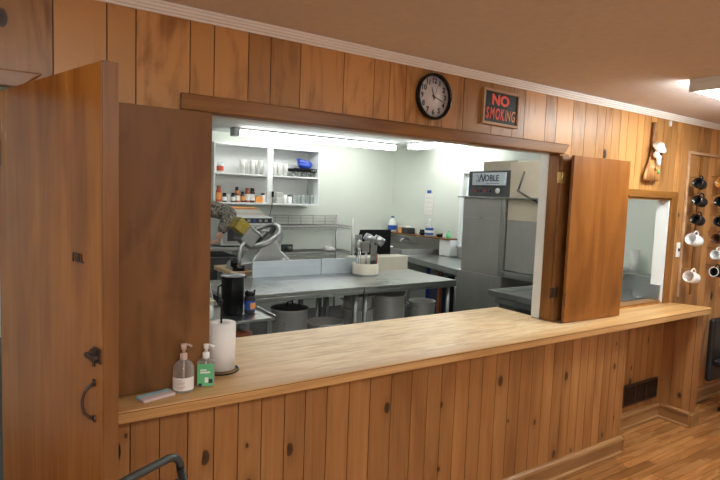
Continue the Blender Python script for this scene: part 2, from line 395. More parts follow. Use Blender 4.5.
# ------------------------------------------------------------------ boarded walls
def boards(name, grooves, x0, x1, z0, z1, yf, thick, holes, mat, gap=.004, axis=0, backing=True, flip=1):
    """vertical boards whose face is at yf; thick goes towards +y*flip; holes = (x0,x1,z0,z1)"""
    mb = MB().mat(mat)
    gs = sorted([x0]+[g for g in grooves if x0 < g < x1]+[x1])
    def addbox(a, b, ya, yb, c, d, r):
        ya, yb = min(ya, yb), max(ya, yb)
        if axis == 0: mb.box(a, b, ya, yb, c, d, r)
        else: mb.box(ya, yb, a, b, c, d, r)
    for a, b in zip(gs, gs[1:]):
        r = rn(); a2 = a+gap/2; b2 = b-gap/2
        cuts = sorted({a2, b2} | {h for q in holes for h in q[:2] if a2 < h < b2})
        for c, d in zip(cuts, cuts[1:]):
            m = (c+d)/2; zz = [(z0, z1)]
            for h in holes:
                if h[0] < m < h[1]:
                    nz = []
                    for p, q in zz:
                        if h[2] >= q or h[3] <= p: nz.append((p, q)); continue
                        if h[2] > p: nz.append((p, h[2]))
                        if h[3] < q: nz.append((h[3], q))
                    zz = nz
            for p, q in zz: addbox(c, d, yf, yf+.010*flip, p, q, r)
    # dark backing behind the grooves, then the wall body
    xs = sorted({x0, x1} | {h for q in holes for h in q[:2] if x0 < h < x1})
    for c, d in zip(xs, xs[1:]):
        m = (c+d)/2; zz = [(z0, z1)]
        for h in holes:
            if h[0] < m < h[1]:
                nz = []
                for p, q in zz:
                    if h[2] >= q or h[3] <= p: nz.append((p, q)); continue
                    if h[2] > p: nz.append((p, h[2]))
                    if h[3] < q: nz.append((h[3], q))
                zz = nz
        for p, q in zz:
            mb.mat(M['groove']); addbox(c, d, yf+.0095*flip, yf+.014*flip, p, q, None)
            if thick > .02:
                mb.mat(M['kwall']); addbox(c, d, yf+.014*flip, yf+thick*flip, p, q, None)
    return mb.build(name)
WY = 2.19; WT = .095; CZ = 2.378; KZ = 2.44
OPN = (.68, 2.918, .875, 2.003); PAS = (3.72, 4.315, .93, 1.742); DOR = (-.85, .04, 0, 1.995)
gro = [-2.3, -2.1, -1.9, -1.65, -1.45, -1.2, -.95, -.7, -.5, -.3, -.05, .15, .32, .419, .619, .715, .86, .96, 1.101, 1.326, 1.497, 1.589, 1.691, 1.843, 1.939, 2.088, 2.309,
       2.484, 2.584, 2.777, 2.882, 3.048, 3.175, 3.308, 3.40, 3.481, 3.58, 3.668, 3.793, 3.88, 3.962, 4.046, 4.15, 4.263, 4.346, 4.45, 4.56, 4.68, 4.79, 4.89, 5.0, 5.12, 5.22, 5.36, 5.5, 5.62, 5.75, 5.9, 6.05, 6.2, 6.4]
struct(boards('wall_serving', gro, -2.5, 6.5, 0, KZ, WY, WT, [OPN, PAS, DOR], M['panel']))
struct(B(-2.5, 6.5, -3.6, WY+.01, CZ, CZ+.04).build('ceiling', M['ceil']))
# hall floor of narrow strips
fb = MB().mat(M['floor'])
y = -3.6; k = 0
while y < WY-.001:
    y2 = min(y+.0575, WY); x = -2.5-random.random()*.8
    while x < 6.5:
        L = random.uniform(.5, 1.2) if y > -.2 else 3
        a, b = max(x, -2.5), min(x+L, 6.5)
        if b > a+.01: fb.box(a+.0009, b-.0009, y+.0013, y2-.0013, -.02, 0, rn())
        x += L
    y = y2
fb.mat(M['groove']).box(-2.5, 6.5, -3.6, WY, -.06, -.004)
struct(fb.build('floor'))
struct(B(-2.6, -2.5, -3.6, WY, 0, CZ).build('wall_left', M['plas']))
struct(B(6.5, 6.6, -3.6, WY+WT, 0, CZ).build('wall_right', M['plas']))
struct(B(-2.6, 6.6, -3.7, -3.6, 0, CZ).build('wall_back', M['plas']))
# kitchen shell
KX0, KX1, KY0, KY1 = -1.2, 5.2, WY+WT, 6.95
struct(B(-2.5, KX1+.2, KY0-.14, KY1+.1, -.1, -.065).build('floor_kitchen_slab', M['kfloor']))
struct(B(KX0, KX1, KY0-.14, KY1, -.065, 0).build('floor_kitchen', M['kfloor']))
struct(B(KX0-.1, KX1+.1, WY+.02, KY1+.1, KZ, KZ+.05).build('ceiling_kitchen', M['kceil']))
struct(B(KX0-.1, KX1+.1, KY1, KY1+.1, 0, KZ).build('wall_kitchen_back', M['kwall']))
struct(B(KX0-.1, KX0, KY0, KY1, 0, KZ).build('wall_kitchen_left', M['kwall']))
kr = MB().mat(M['kwall'])
WN = (4.55, 5.36, 1.06, 2.03)
kr.box(KX1, KX1+.12, KY0, WN[0], 0, KZ).box(KX1, KX1+.12, WN[1], KY1, 0, KZ).box(KX1, KX1+.12, WN[0], WN[1], 0, WN[2]).box(KX1, KX1+.12, WN[0], WN[1], WN[3], KZ)
struct(kr.build('wall_kitchen_right'))

# crown moulding, stepped
prof = [(WY, 2.334), (WY-.008, 2.334), (WY-.009, 2.342), (WY-.015, 2.345), (WY-.016, 2.353), (WY-.021, 2.356), (WY-.022, 2.365), (WY-.027, 2.368), (WY-.027, 2.3765), (WY, 2.3765)]
struct(MB().prism(prof, 0, -2.5, 6.5).build('trim_crown', M['crown']))

# casing of the serving opening
cs = MB().mat(M['casing'])
cs.prism([(.58, 2.052), (3.01, 2.048), (2.96, OPN[3]-.017), (.58, OPN[3]-.017)], 1, WY-.022, WY-.001, .3)
struct(cs.build('trim_serving_head', bevel=.006))
struct(B(OPN[0], OPN[1], WY-.015, WY+.05, OPN[3]-.018, OPN[3]-.001, .6).build('trim_serving_soffit', M['casing'], bevel=.003))
struct(B(OPN[0], OPN[1], WY+.051, WY+WT+.01, OPN[3]-.018, OPN[3]-.001).build('trim_serving_soffit_white', M['white']))
struct(B(.645, OPN[0]-.001, WY-.018, WY-.001, .92, OPN[3]-.018, .4).build('trim_serving_left', M['casing_v'], bevel=.004))
j = MB().mat(M['casing_v']).box(OPN[1]+.001, OPN[1]+.075, WY-.030, WY-.001, .922, OPN[3]-.018, .4).box(OPN[1]-.018, OPN[1], WY-.030, WY+.05, .922, OPN[3]-.019, .7)
struct(j.build('trim_serving_right', bevel=.004))
struct(B(OPN[1]-.018, OPN[1]-.0005, WY+.051, WY+WT+.02, .922, OPN[3]-.019).build('trim_serving_jamb_white', M['white'], bevel=.002))
struct(B(OPN[0]+.0005, OPN[0]+.018, WY-.015, WY+WT+.01, .922, OPN[3]-.019).build('trim_serving_jamb_left', M['casing_v']))
# pass-through casing
p0, p1, q0, q1 = PAS
struct(MB().prism([(p0-.05, q1+.055), (p1+.085, q1+.055), (p1, q1), (p0-.0, q1)], 1, WY-.020, WY-.001, .5).build('trim_pass_head', M['casing'], bevel=.004))
struct(MB().prism([(p1, q0-.01), (p1+.08, q0-.01), (p1+.085, q1+.053), (p1+.001, q1-.001)], 1, WY-.020, WY-.001, .5).build('trim_pass_right', M['casing_v'], bevel=.004))
jj = MB().mat(M['white']).box(p1-.012, p1-.001, WY-.003, WY+WT-.004, q0, q1-.016, .2).mat(M['casing_v']).box(p0+.001, p0+.015, WY-.005, WY+WT, q0, q1-.016, .2)
jj.mat(M['casing']).box(p0, p1, WY-.005, WY+WT, q1-.015, q1-.001, .5).box(p0+.016, p1-.016, WY+.002, WY+WT, q0-.005, q0+.012, .5)
struct(jj.build('trim_pass_lining'))
# doorway casing
struct(MB().prism([(-.93, 2.05), (.116, 2.05), (.05, 1.995), (-.86, 1.995)], 1, WY-.022, WY-.001, .5).build('trim_doorway_head', M['casing'], bevel=.004))
struct(B(.041, .105, WY-.018, WY-.001, 0, 1.994, .3).build('trim_doorway_right', M['casing_v'], bevel=.003))

# ------------------------------------------------------------------ half wall below the counter
HY = 1.965
hg = [.17, .26, .36, .46, .561, .661, .757, .856, .958, 1.054, 1.16, 1.273, 1.387, 1.508, 1.63, 1.73, 1.824, 1.917, 2.017, 2.114, 2.218, 2.32, 2.417, 2.519, 2.615, 2.71, 2.80, 2.885, 2.97, 3.05, 3.135, 3.22, 3.30, 3.38, 3.45]
struct(boards('wall_counter_front', hg, .10, 3.475, 0, .874, HY, .018, [], M['pine'], gap=.0042))
struct(boards('wall_counter_return', [2.03, 2.11], HY+.019, WY-.002, 0, .874, 3.475, .015, [], M['pine'], gap=.0042, axis=1, flip=-1))
def baseb(name, x0, x1, yw, mat='base', axis=0, sgn=-1, h=.095):
    mb = MB()
    pf = [(yw, 0), (yw+sgn*.028, 0), (yw+sgn*.028, .012), (yw+sgn*.016, .022), (yw+sgn*.016, h), (yw+sgn*.028, h+.004), (yw+sgn*.024, h+.018), (yw+sgn*.010, h+.026), (yw, h+.026)]
    if axis == 0: mb.prism(pf, 0, x0, x1, .5)
    else: mb.prism(pf, 1, x0, x1, .5)
    return struct(mb.build(name, M[mat]))
baseb('baseboard_counter', .10, 3.50, HY-.001)
baseb('baseboard_return', HY-.025, WY-.002, 3.476, 'basey', 1, 1)
# nook: pine lining on the wall, end panel and post
struct(boards('wall_nook_lining', [3.60, 3.69, 3.785, 3.875, 3.97, 4.06, 4.15, 4.245, 4.33], 3.477, 4.36, 0, .874, WY-.014, .012, [], M['pine'], gap=.0042))
struct(boards('wall_nook_end', [2.0, 2.09], 1.945, WY-.002, 0, .874, 4.36, .016, [], M['pine'], gap=.0042, axis=1))
struct(B(4.377, 4.475, 1.945, WY-.002, 0, .874, .6).build('wall_nook_post', M['pine'], bevel=.003))
baseb('baseboard_nook', 3.477, 4.359, WY-.015)
baseb('baseboard_nook_end', 1.93, WY-.016, 4.359, 'basey', 1, -1)
pb = MB().box(4.350, 4.492, 1.917, 1.944, 0, .10, .4).box(4.476, 4.492, 1.944, WY-.002, 0, .10, .4)
struct(pb.build('baseboard_post', M['base'], bevel=.004))
baseb('baseboard_serving', 4.494, 6.5, WY-.001)

# ------------------------------------------------------------------ counter top
ct = MB().mat(M['top'])
front = [(.12, 1.905), (4.49, 1.905), (4.52, 1.915), (4.527, 1.94), (4.43, WY-.001), (2.895, WY-.001), (2.90, 2.30), (2.94, 2.31), (2.94, 2.64), (.70, 2.64), (.70, WY-.001), (.12, WY-.001)]
ct.prism(front, 2, .876, .92, .5)
for f in ct.bm.faces:
    if abs(f.normal.z) < .5:
        f.material_index = 1
ct.mats.append(M['topedge'])
ctop = ct.build('countertop', bevel=.003)
for p in ctop.data.polygons:
    p.material_index = 0 if abs(p.normal.z) > .5 else 1
MB().box(.125, 4.488, 1.9042, 1.906, .9125, .9145).build('seam', M['groove'], ctop)
tag(ctop, 'long light wooden serving counter top with worn pale finish', 'countertop')

# ------------------------------------------------------------------ left door leaf (open into the hall)
d0 = Vector((.022, 2.160, 0)); d1 = Vector((.232, 1.422, 0)); ang = math.atan2(d1.y-d0.y, d1.x-d0.x); DL = (d1-d0).length
door = bpy.data.objects.new('door_1', None); COL.objects.link(door); door.location = (d0.x, d0.y, .012); door.rotation_euler = (0, 0, ang); struct(door)
MB().box(0, DL-.002, -.038, 0, 0, 1.957, .5).build('door_leaf', M['door'], door, bevel=.0015)
MB().box(DL-.002, DL+.004, -.038, 0, 0, 1.957, .5).build('door_edge', M['dooredge'], door, bevel=.0015)
h = MB(); xh = .722
pts = [(xh, -.040, 1.172), (xh-.001, -.052, 1.166), (xh-.002, -.062, 1.154), (xh-.003, -.066, 1.137), (xh-.003, -.066, 1.119), (xh-.002, -.062, 1.102), (xh-.001, -.052, 1.090), (xh, -.040, 1.084)]
h.tube(pts, .0042, 8).lathe([(0, 0), (.010, 0), (.009, .003), (0, .004)], 12, frame_to((xh, -.038, 1.174), (0, -1, 0))).lathe([(0, 0), (.010, 0), (.009, .003), (0, .004)], 12, frame_to((xh, -.038, 1.082), (0, -1, 0)))
h.build('door_handle', M['bronze'], door)
l = MB().box(DL-.045, DL-.004, -.043, -.038, 1.231, 1.268).box(DL-.060, DL-.008, -.058, -.044, 1.242, 1.252).box(DL-.040, DL-.022, -.052, -.043, 1.234, 1.264).tube([(DL-.03, -.046, 1.221), (DL-.03, -.046, 1.236)], .004)
l.build('door_latch', M['bronze'], door, bevel=.001)
text('door_lettering', 'PULL', .031, M['bronze'], door, (.628, -.0385, 1.478), (PI/2, 0, 0), bold=.0012, depth=.0015, xs=.95)
for zz in (.2, 1.72):
    MB().tube([(.002, -.044, zz), (.002, -.044, zz+.085)], .006).box(.003, .03, -.041, -.038, zz, zz+.085).build('door_hinge', M['bronze'], door)

# ------------------------------------------------------------------ shutters
sh = thing('folding_shutter', 'dark plywood folding shutter leaves standing at the left end of the counter', 'shutter', (.30, 2.05, .9215))
SL = .362
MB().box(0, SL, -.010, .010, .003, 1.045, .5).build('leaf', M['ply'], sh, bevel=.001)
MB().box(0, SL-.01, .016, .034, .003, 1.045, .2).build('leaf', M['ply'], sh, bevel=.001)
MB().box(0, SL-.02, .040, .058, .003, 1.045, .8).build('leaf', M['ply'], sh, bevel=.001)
for zz in (.12, .9): MB().box(SL-.03, SL-.012, .059, .107, zz, zz+.06).tube([(SL-.004, .062, zz), (SL-.004, .062, zz+.06)], .004).build('hinge', M['brass'], sh)
fs = thing('folding_shutter', 'folded stack of orange-brown wooden shutter leaves at the right jamb', 'shutter', (2.93, 2.08, .9215))
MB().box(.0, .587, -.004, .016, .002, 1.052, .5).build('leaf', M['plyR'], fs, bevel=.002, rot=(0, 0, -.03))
MB().box(.055, .57, .030, .046, .002, 1.045, .2).build('leaf', M['ply'], fs, bevel=.002, rot=(0, 0, -.012))  # inner leaf in dark ply: shade of the gap put into its colour
MB().box(-.035, .54, .056, .074, .002, 1.048, .8).build('leaf', M['ply'], fs, bevel=.002)  # also dark ply, painting the shadow behind the front leaf
hm = MB()
for zz in (.16, .88):
    MB().box(-.080, -.006, .0470, .0522, zz, zz+.065).tube([(-.044, .046, zz-.002), (-.044, .046, zz+.067)], .0055).build('hinge', M['brass'] if zz > .5 else M['bronze'], fs)
MB().tube([(.012, -.012+.0, .20), (-.012, -.014, .19), (-.016, -.014, .17), (-.016, -.014, .14), (-.012, -.014, .12), (.012, -.010, .11)], .0025).build('pull_handle', M['bronze'], fs)

# ------------------------------------------------------------------ wall clock
ck = thing('wall_clock', 'round black-rimmed wall clock with white face above the serving opening', 'clock', (1.862, WY-.002, 2.200)); ck.scale = (.95, 1, .98)
fm = frame_to((0, 0, 0), (0, -1, 0))
MB().lathe([(.0, 0), (.116, 0), (.121, .012), (.121, .026), (.117, .032), (.110, .032), (.106, .024), (.106, .010), (0, .010)], 48, fm).build('case', M['black'], ck)
MB().lathe([(0, .0115), (.1055, .0115), (.1055, .013), (0, .013)], 48, fm).build('dial', M['face'], ck)
for hr in range(1, 13):
    a = PI/2-hr*PI/6; text('numeral', str(hr), .037, M['ink'], ck, (.081*math.cos(a), -.0142, .081*math.sin(a)), (PI/2, 0, 0), bold=.0011, depth=.0006)
tk = MB()
for i in range(60):
    a = i*PI/30; r0 = .0985 if i % 5 else .0965
    tk.box(-.0006 if i % 5 else -.0012, .0006 if i % 5 else .0012, -.0142, -.0132, r0, .103, mtx=Matrix.Rotation(a, 4, 'Y'))
tk.build('minute_marks', M['ink'], ck)
def hand(nm, deg, L, wd, yy, m, tail=.015):
    MB().prism([(-wd, -tail), (wd, -tail), (wd*.9, L*.6), (wd*.3, L), (-wd*.3, L), (-wd*.9, L*.6)], 1, yy-.001, yy, mtx=Matrix.Rotation(math.radians(deg), 4, 'Y')).build(nm, m, ck)
hand('hour_hand', 340, .054, .0035, -.0155, M['ink']); hand('minute_hand', 108, .085, .0026, -.0175, M['ink']); hand('second_hand', 22, .085, .0007, -.0195, M['ink'], .025)
MB().lathe([(0, .014), (.005, .014), (.005, .0205), (0, .0205)], 12, fm).build('hub', M['ink'], ck)

# ------------------------------------------------------------------ no smoking sign
sg = thing('no_smoking_sign', 'wood-framed black sign with hand painted red NO SMOKING letters', 'sign', (2.372, WY-.002, 2.2), 0)
sg.rotation_euler = (0, math.radians(1), 0)
fw, fh = .148, .098
f = MB()
f.mat(M['frame']).box(-fw, fw, -.016, 0, fh-.014, fh, .2).box(-fw, fw, -.016, 0, -fh, -fh+.014, .4).box(-fw, -fw+.014, -.016, 0, -fh+.0145, fh-.0145, .6).box(fw-.014, fw, -.016, 0, -fh+.0145, fh-.0145, .8)
f.build('frame', None, sg, bevel=.0015)
B(-fw+.0145, fw-.0145, -.007, -.001, -fh+.0145, fh-.0145).build('board', M['slate'], sg)
text('lettering', 'NO', .078, M['redp'], sg, (-.008, -.008, .040), (PI/2, 0, 0), bold=.0035, xs=1.15)
for i, ch in enumerate('SMOKING'):
    text('lettering', ch, .088, M['redp'] if i < 4 else M['tanp'], sg, (-.108+[0, .038, .082, .119, .147, .172, .211][i], -.008, -.038), (PI/2, 0, 0), bold=.0020 if i < 4 else .0004, xs=.54, shear=.1)

# ------------------------------------------------------------------ broom ornament on the wall
br = thing('broom_ornament', 'small decorative broom with a white hatted figure hung on the wall', 'ornament', (3.975, WY-.012, 2.05))
hd = [(.002+.002*math.sin(i*1.2), -.006, .02+i*.011) for i in range(21)]
MB().tube(hd, [.014+.003*(i % 2) for i in range(21)], 10).build('handle', M['ply'], br)
bb = MB()
pr = [(.013, .04), (.020, 0), (.036, -.06), (.056, -.12), (.068, -.165), (.070, -.178), (.055, -.186), (0, -.188)]
bb.lathe(pr[::-1], 22, Matrix.Translation((0, -.012, 0)) @ Matrix.Diagonal((1.5, .38, 1, 1)), .5)
for i in range(34):
    t = (i-16.5)/17; bb.tube([(t*.016, -.012-.012*math.sqrt(1-t*t*.9), .02), (t*.068, -.014-.022*math.sqrt(1-t*t*.9), -.10), (t*.096, -.014-.026*math.sqrt(1-t*t*.9), -.185)], .0022, 4, random.random())
bb.build('bristles', M['panel'], br)
hh = MB().lathe([(.0, 0), (.052, .0), (.056, .004), (.03, .012), (.024, .03), (.0, .036)], 18, Matrix.Translation((.012, -.05, .055)) @ Matrix.Rotation(.9, 4, 'X') @ Matrix.Rotation(-.25, 4, 'Y'))
hh.ball((-.022, -.05, .0), .027, (1, .8, 1.0))
hh.build('hat', M['pinkw'], br)
MB().prism([(.02, .055), (.062, .095), (.078, .088), (.066, .060), (.05, .042)], 1, -.05, -.04).build('bow', M['wcer'], br)
MB().tube([(.0, -.052, .0), (-.003, -.056, -.04), (.002, -.05, -.078)], [.016, .013, .005]).tube([(.024, -.05, -.005), (.026, -.052, -.05), (.03, -.05, -.082)], [.012, .011, .005]).build('dress', M['wcer'], br)
MB().ball((.028, -.052, .018), .018, (1, 1, 1.3)).tube([(.03, -.052, .01), (.046, -.055, -.02), (.04, -.055, -.03)], .007).build('figure', M['brcer'], br)
MB().ball((-.004, -.05, -.10), .012, (1, .6, 1.3)).build('bell', M['orcer'], br); MB().tube([(.036, -.044, -.10), (.034, -.046, -.135)], .006).build('charm', M['green'], br)

# white clip on the crown
MB().box(-.008, .008, -.016, 0, -.03, .012).box(-.013, -.009, -.014, 0, -.01, .012).box(.009, .013, -.014, 0, -.01, .012).build('wall_clip', M['wplas'], loc=(4.215, WY-.002, 2.315), bevel=.001)
tag(bpy.data.objects['wall_clip'], 'small white plastic clip just under the crown moulding right of the broom', 'clip')
# light switch
sw = thing('light_switch', 'pinkish white light switch plate beside the pass-through window', 'light switch', (4.545, WY-.002, 1.353))
sw.location = (4.466, WY-.002, 1.34)
B(-.0, .055, -.006, 0, -.058, .058).build('plate', M['wplas'], sw, bevel=.002); B(.022, .032, -.016, -.006, -.012, .012).build('toggle', M['black'], sw, bevel=.001)

# ------------------------------------------------------------------ mug rack and mugs
mr_ = thing('mug_rack', 'framed wooden rack of pegs for mugs on the wall right of the window', 'mug rack', (4.53, WY-.002, .96))
MB().box(0, .022, -.016, 0, 0, 1.165, .4).box(0.0225, .75, -.016, 0, 1.143, 1.165, .5).box(.728, .75, -.016, 0, 0, 1.142, .4).build('frame', M['frame'], mr_, bevel=.002)
MB().box(.205, .235, -.010, 0, .0, 1.142, .7).build('divider', M['casing_v'], mr_, bevel=.001)
MUGS = [(4.568-.005, 1.866, 'bcer', 'black mug, topmost on the left row of pegs'), (4.593-.005, 1.729, 'bcer', 'black mug, second from the top in the left row of pegs'),
        (4.586-.005, 1.582, 'bcer', 'black mug, third from the top in the left row just above the blue-marked mug'), (4.555, 1.423, 'wcer', 'white mug with a small blue mark hanging by the light switch'),
        (4.565, 1.124, 'pinkw', 'pinkish white mug, lowest in the left row of pegs'),
        (4.945, 1.889, 'orcer', 'amber mug, topmost in the right row of pegs'), (4.955, 1.733, 'bcer', 'black mug just below the amber mug in the right row'),
        (4.965, 1.568, 'bcer', 'black mug just above the brown mug in the right row'), (4.96, 1.426, 'brcer', 'dark brown mug above the small white mug'),
        (4.965, 1.292, 'wcer', 'small plain white mug in the right row of pegs'), (4.975, 1.148, 'bcer', 'black mug with white rim, lowest in the right row')]
pg = 0
for (mx, mz, mc, lab) in MUGS:
    big = mc in ('wcer', 'pinkw') and mx < 4.8
    R0, H0 = (.046, .105) if big else (.040, .086)
    # axis: mouth direction
    jit = random.uniform(-.12, .12)
    ax = Vector((-.72+jit*.3, .10+jit, .20 if mx < 4.8 else .10)).normalized()
    root = thing('mug', lab, 'mug', (mx, WY-.095, mz), 0, None)
    base = -ax*H0/2
    fr = frame_to(base, ax)
    mb = MB().mat(M[mc]).lathe([(0, 0), (R0*.82, 0), (R0*.95, .006), (R0, .02), (R0, H0), (R0-.004, H0), (R0-.004, .012), (R0*.7, .007), (0, .007)], 28, fr, cap=False)
    mb.build('cup', None, root)
    hx = Vector((0, 0, 1)); hx = (hx-ax*hx.dot(ax)).normalized()
    pts = []
    for i in range(9):
        a = -PI/2+PI*i/8; pts.append(base+ax*(H0*.5+.028*math.sin(a)) + hx*(R0-.003+.030*math.cos(a)))
    MB().tube(pts, .0055, 8).build('handle', M[mc], root)
    if mc == 'wcer' and big: MB().lathe([(R0+.0006, H0*.28), (R0+.0008, H0*.6)], 28, fr, cap=False).build('blue_mark', M['bluel'], root)
    if mx > 4.9 and mz < 1.2: MB().lathe([(R0+.001, H0-.004), (R0+.001, H0+.001), (R0-.005, H0+.001), (R0-.005, H0-.004)], 28, fr, cap=False).build('white_rim', M['wcer'], root)
    hp = hx*(R0+.020)
    pz = mz+hp.z-.96; px_ = mx+hp.x-4.53
    MB().tube([(px_, -.0, pz-.005), (px_, -.085+.0, pz), (px_, -.10, pz+.012)], .0035, 6).build('peg', M['brass'], mr_)
# limit blue mark to a patch
for o in list(bpy.data.objects):
    if o.name.startswith('blue_mark'):
        bm = bmesh.new(); bm.from_mesh(o.data)
        bmesh.ops.delete(bm, geom=[f for f in bm.faces if not (f.calc_center_median().y < 0 and f.calc_center_median().x > .01)], context='FACES'); bm.to_mesh(o.data); bm.free()

# ------------------------------------------------------------------ vent grille
vg = thing('vent_grille', 'dark three-section vent grille low on the nook wall', 'vent', (3.825, WY-.0165, .172))
f = MB()
f.box(0, .48, -.014, 0, 0, .014).box(0, .48, -.014, 0, .150, .164)
for x in (0, .155, .311, .466): f.box(x, x+.014, -.014, 0, .0145, .1495)
f.build('frame', M['bronze'], vg, bevel=.001)
f = MB().mat(M['bronze'])
for s0 in (.014, .169, .325):
    for i in range(12): f.box(s0+.002+i*.0117, s0+.006+i*.0117, -.010, -.002, .0145, .1495)
f.mat(M['blackm']).box(.014, .466, -.0015, 0, .0145, .1495)
f.build('louvres', M['blackm'], vg)

# ------------------------------------------------------------------ things on the counter
CT = .9205
pt = thing('paper_towel_holder', 'paper towel roll on a black wire stand on the counter', 'paper towel holder', (.755, 2.172, CT))
MB().lathe([(.018, .012), (.060, .012), (.060, .205), (.018, .205), (.018, .012)], 36, cap=False).build('paper_roll', M['paper'], pt)
MB().tube([(.074*math.cos(a*PI/18), .074*math.sin(a*PI/18), .004) for a in range(36)], .0035, 8, closed=True).tube([(-.074, 0, .004), (.074, 0, .004)], .003).build('base_ring', M['black'], pt)
MB().tube([(0, 0, .004), (0, 0, .27), (0, 0, .292)], [.004, .004, .004]).ball((0, 0, .294), .008).build('pole', M['black'], pt)
def pumpbottle(name, lab, loc, R, H, body, capm, labm, square, rz):
    t = thing(name, lab, 'soap bottle', loc, rz)
    if square:
        o = MB().prism([(-R, -R*.55), (R, -R*.55), (R, R*.55), (-R, R*.55)], 2, 0, H*.62).build('bottle', body, t, bevel=.006, bseg=3)
        MB().lathe([(R*.75, H*.62), (R*.5, H*.66), (.010, H*.68)], 20, Matrix.Diagonal((1, .6, 1, 1))).build('shoulder', body, t)
        MB().box(-R*.92, R*.92, -R*.55-.0012, -R*.55-.0002, .006, H*.56).build('label', labm, t, bevel=.0004)
        MB().box(-R*.6, R*.5, -R*.55-.0022, -R*.55-.0013, H*.34, H*.38).box(-R*.6, R*.1, -R*.55-.0022, -R*.55-.0013, H*.40, H*.43).box(-R*.1, R*.3, -R*.55-.0022, -R*.55-.0013, H*.12, H*.24).build('label_print', M['wplas'], t)
        MB().box(R*.35, R*.8, -R*.55-.0022, -R*.55-.0013, H*.10, H*.20).box(-R*.8, -R*.4, -R*.55-.0022, -R*.55-.0013, H*.03, H*.10).build('label_leaves', M['ink'], t)
    else:
        MB().lathe([(0, 0), (R*.92, 0), (R, .006), (R, H*.45), (R*.96, H*.52), (R*.75, H*.60), (R*.40, H*.655), (.012, H*.67)], 30).build('bottle', body, t)
        b = MB(); b.lathe([(R+.0006, H*.06), (R+.0008, H*.33)], 40, cap=False)
        bmesh.ops.delete(b.bm, geom=[f for f in b.bm.faces if f.calc_center_median().y > -R*.25], context='FACES'); b.build('label', labm, t)
        for i, (ww, zz) in enumerate([(.012, .27), (.020, .225), (.017, .19), (.022, .14), (.016, .105)]):
            b = MB(); b.box(-.018, -.018+ww*1.3, -R-.0016, -R-.0009, H*zz, H*zz+.0035); b.build('label_print', M['pinkpl'], t)
    z = H*.665
    MB().lathe([(.0125, z), (.0135, z+.004), (.0135, z+.022), (.006, z+.026)], 20).lathe([(.006, z+.026), (.006, z+.036), (.010, z+.038), (.011, H), (0, H)], 20).tube([(0, 0, H-.004), (.018, -.004, H-.004), (.030, -.006, H-.010)], .0042, 8).lathe([(.004, .01), (.004, z)], 8).build('pump', capm, t)
    return t
pumpbottle('soap_bottle', 'round clear pump soap bottle with pink pump and white label', (.556, 2.010, CT), .039, .180, M['soapc'], M['pinkpl'], M['label'], False, -.35)
pumpbottle('soap_bottle', 'green-labelled pump soap bottle with white pump beside the paper towels', (.644, 2.020, CT), .033, .165, M['soapc'], M['wplas'], M['green'], True, -.35)
cl = B(-.062, .062, -.030, .030, 0, .012).build('folded_cloth', M['cloth'], loc=(.452, 1.985, CT), rot=(0, 0, .26), bevel=.004, bseg=3)
tag(cl, 'folded light blue and pinkish cloth on the counter in front of the shutter', 'cloth')
# small round black knob at the counter's left end
MB().lathe([(0, 0), (.030, 0), (.038, .008), (.030, .016), (0, .02)], 24, frame_to((.215, HY-.001, .80), (0, -1, 0)) @ Matrix.Diagonal((1, 1.5, 1, 1))).build('rubber_stopper', M['black'])
tag(bpy.data.objects['rubber_stopper'], 'black oval rubber knob on the board front beside the door edge', 'knob')
bpy.data.objects['rubber_stopper'].location = (.075, -.002, -.04)

# ------------------------------------------------------------------ folding chair in front of the counter
fc = thing('folding_chair', 'dark metal tube folding chair standing by the counter front', 'chair', (.37, 1.52, 0), .15)
def arch(w_, zt, y0, y1, z0, rr=.05):
    p = [(-w_, y0, z0), (-w_, y1, zt-rr)]
    for i in range(1, 6):
        a = PI-i*PI/2/5; p.append((-w_+rr+rr*math.cos(a), y1, zt-rr+rr*math.sin(a)))
    for i in range(0, 6):
        a = PI/2-i*PI/2/5; p.append((w_-rr+rr*math.cos(a), y1, zt-rr+rr*math.sin(a)))
    p += [(w_, y1, zt-rr), (w_, y0, z0)]
    return p
M90 = Matrix.Rotation(-.9, 4, 'Z')
MB().tube(arch(.20, .872, -.26, .02, .01, .05), .0125, 10).build('back_frame', M['chairm'], fc)
MB().tube([(-.18, .0, .01), (-.18, -.30, .45)], .011).build('leg', M['chairm'], fc)
MB().tube([(.18, .0, .01), (.18, -.30, .45)], .011).build('leg', M['chairm'], fc)
MB().box(-.165, .165, -.42, -.12, .452, .477).build('seat', M['chairm'], fc, bevel=.01)
MB().box(-.186, .186, .004, .018, .64, .80).build('backrest', M['chairm'], fc, bevel=.006)
fc.rotation_euler = (0, 0, .49); fc.location = (.275, 1.51, 0)

# black chair at the right
rc = thing('padded_chair', 'black padded chair partly in view at the right edge of the photo', 'chair', (5.01, 1.84, 0), PI)
MB().box(-.22, .22, -.205, -.155, .26, .785).build('backrest', M['rubber'], rc, bevel=.045, bseg=4)
MB().box(-.22, .22, -.15, .24, .40, .46).build('seat', M['rubber'], rc, bevel=.022, bseg=3)
MB().tube([(0, .04, .05), (0, .04, .40)], .025).tube([(0, -.05, .40), (0, -.17, .39), (0, -.18, .45)], .015).build('pedestal', M['black'], rc)
for k in range(5): MB().tube([(0, .04, .07), (.20*math.cos(k*1.257+.3), .04+.20*math.sin(k*1.257+.3), .03)], .016).build('leg', M['black'], rc)

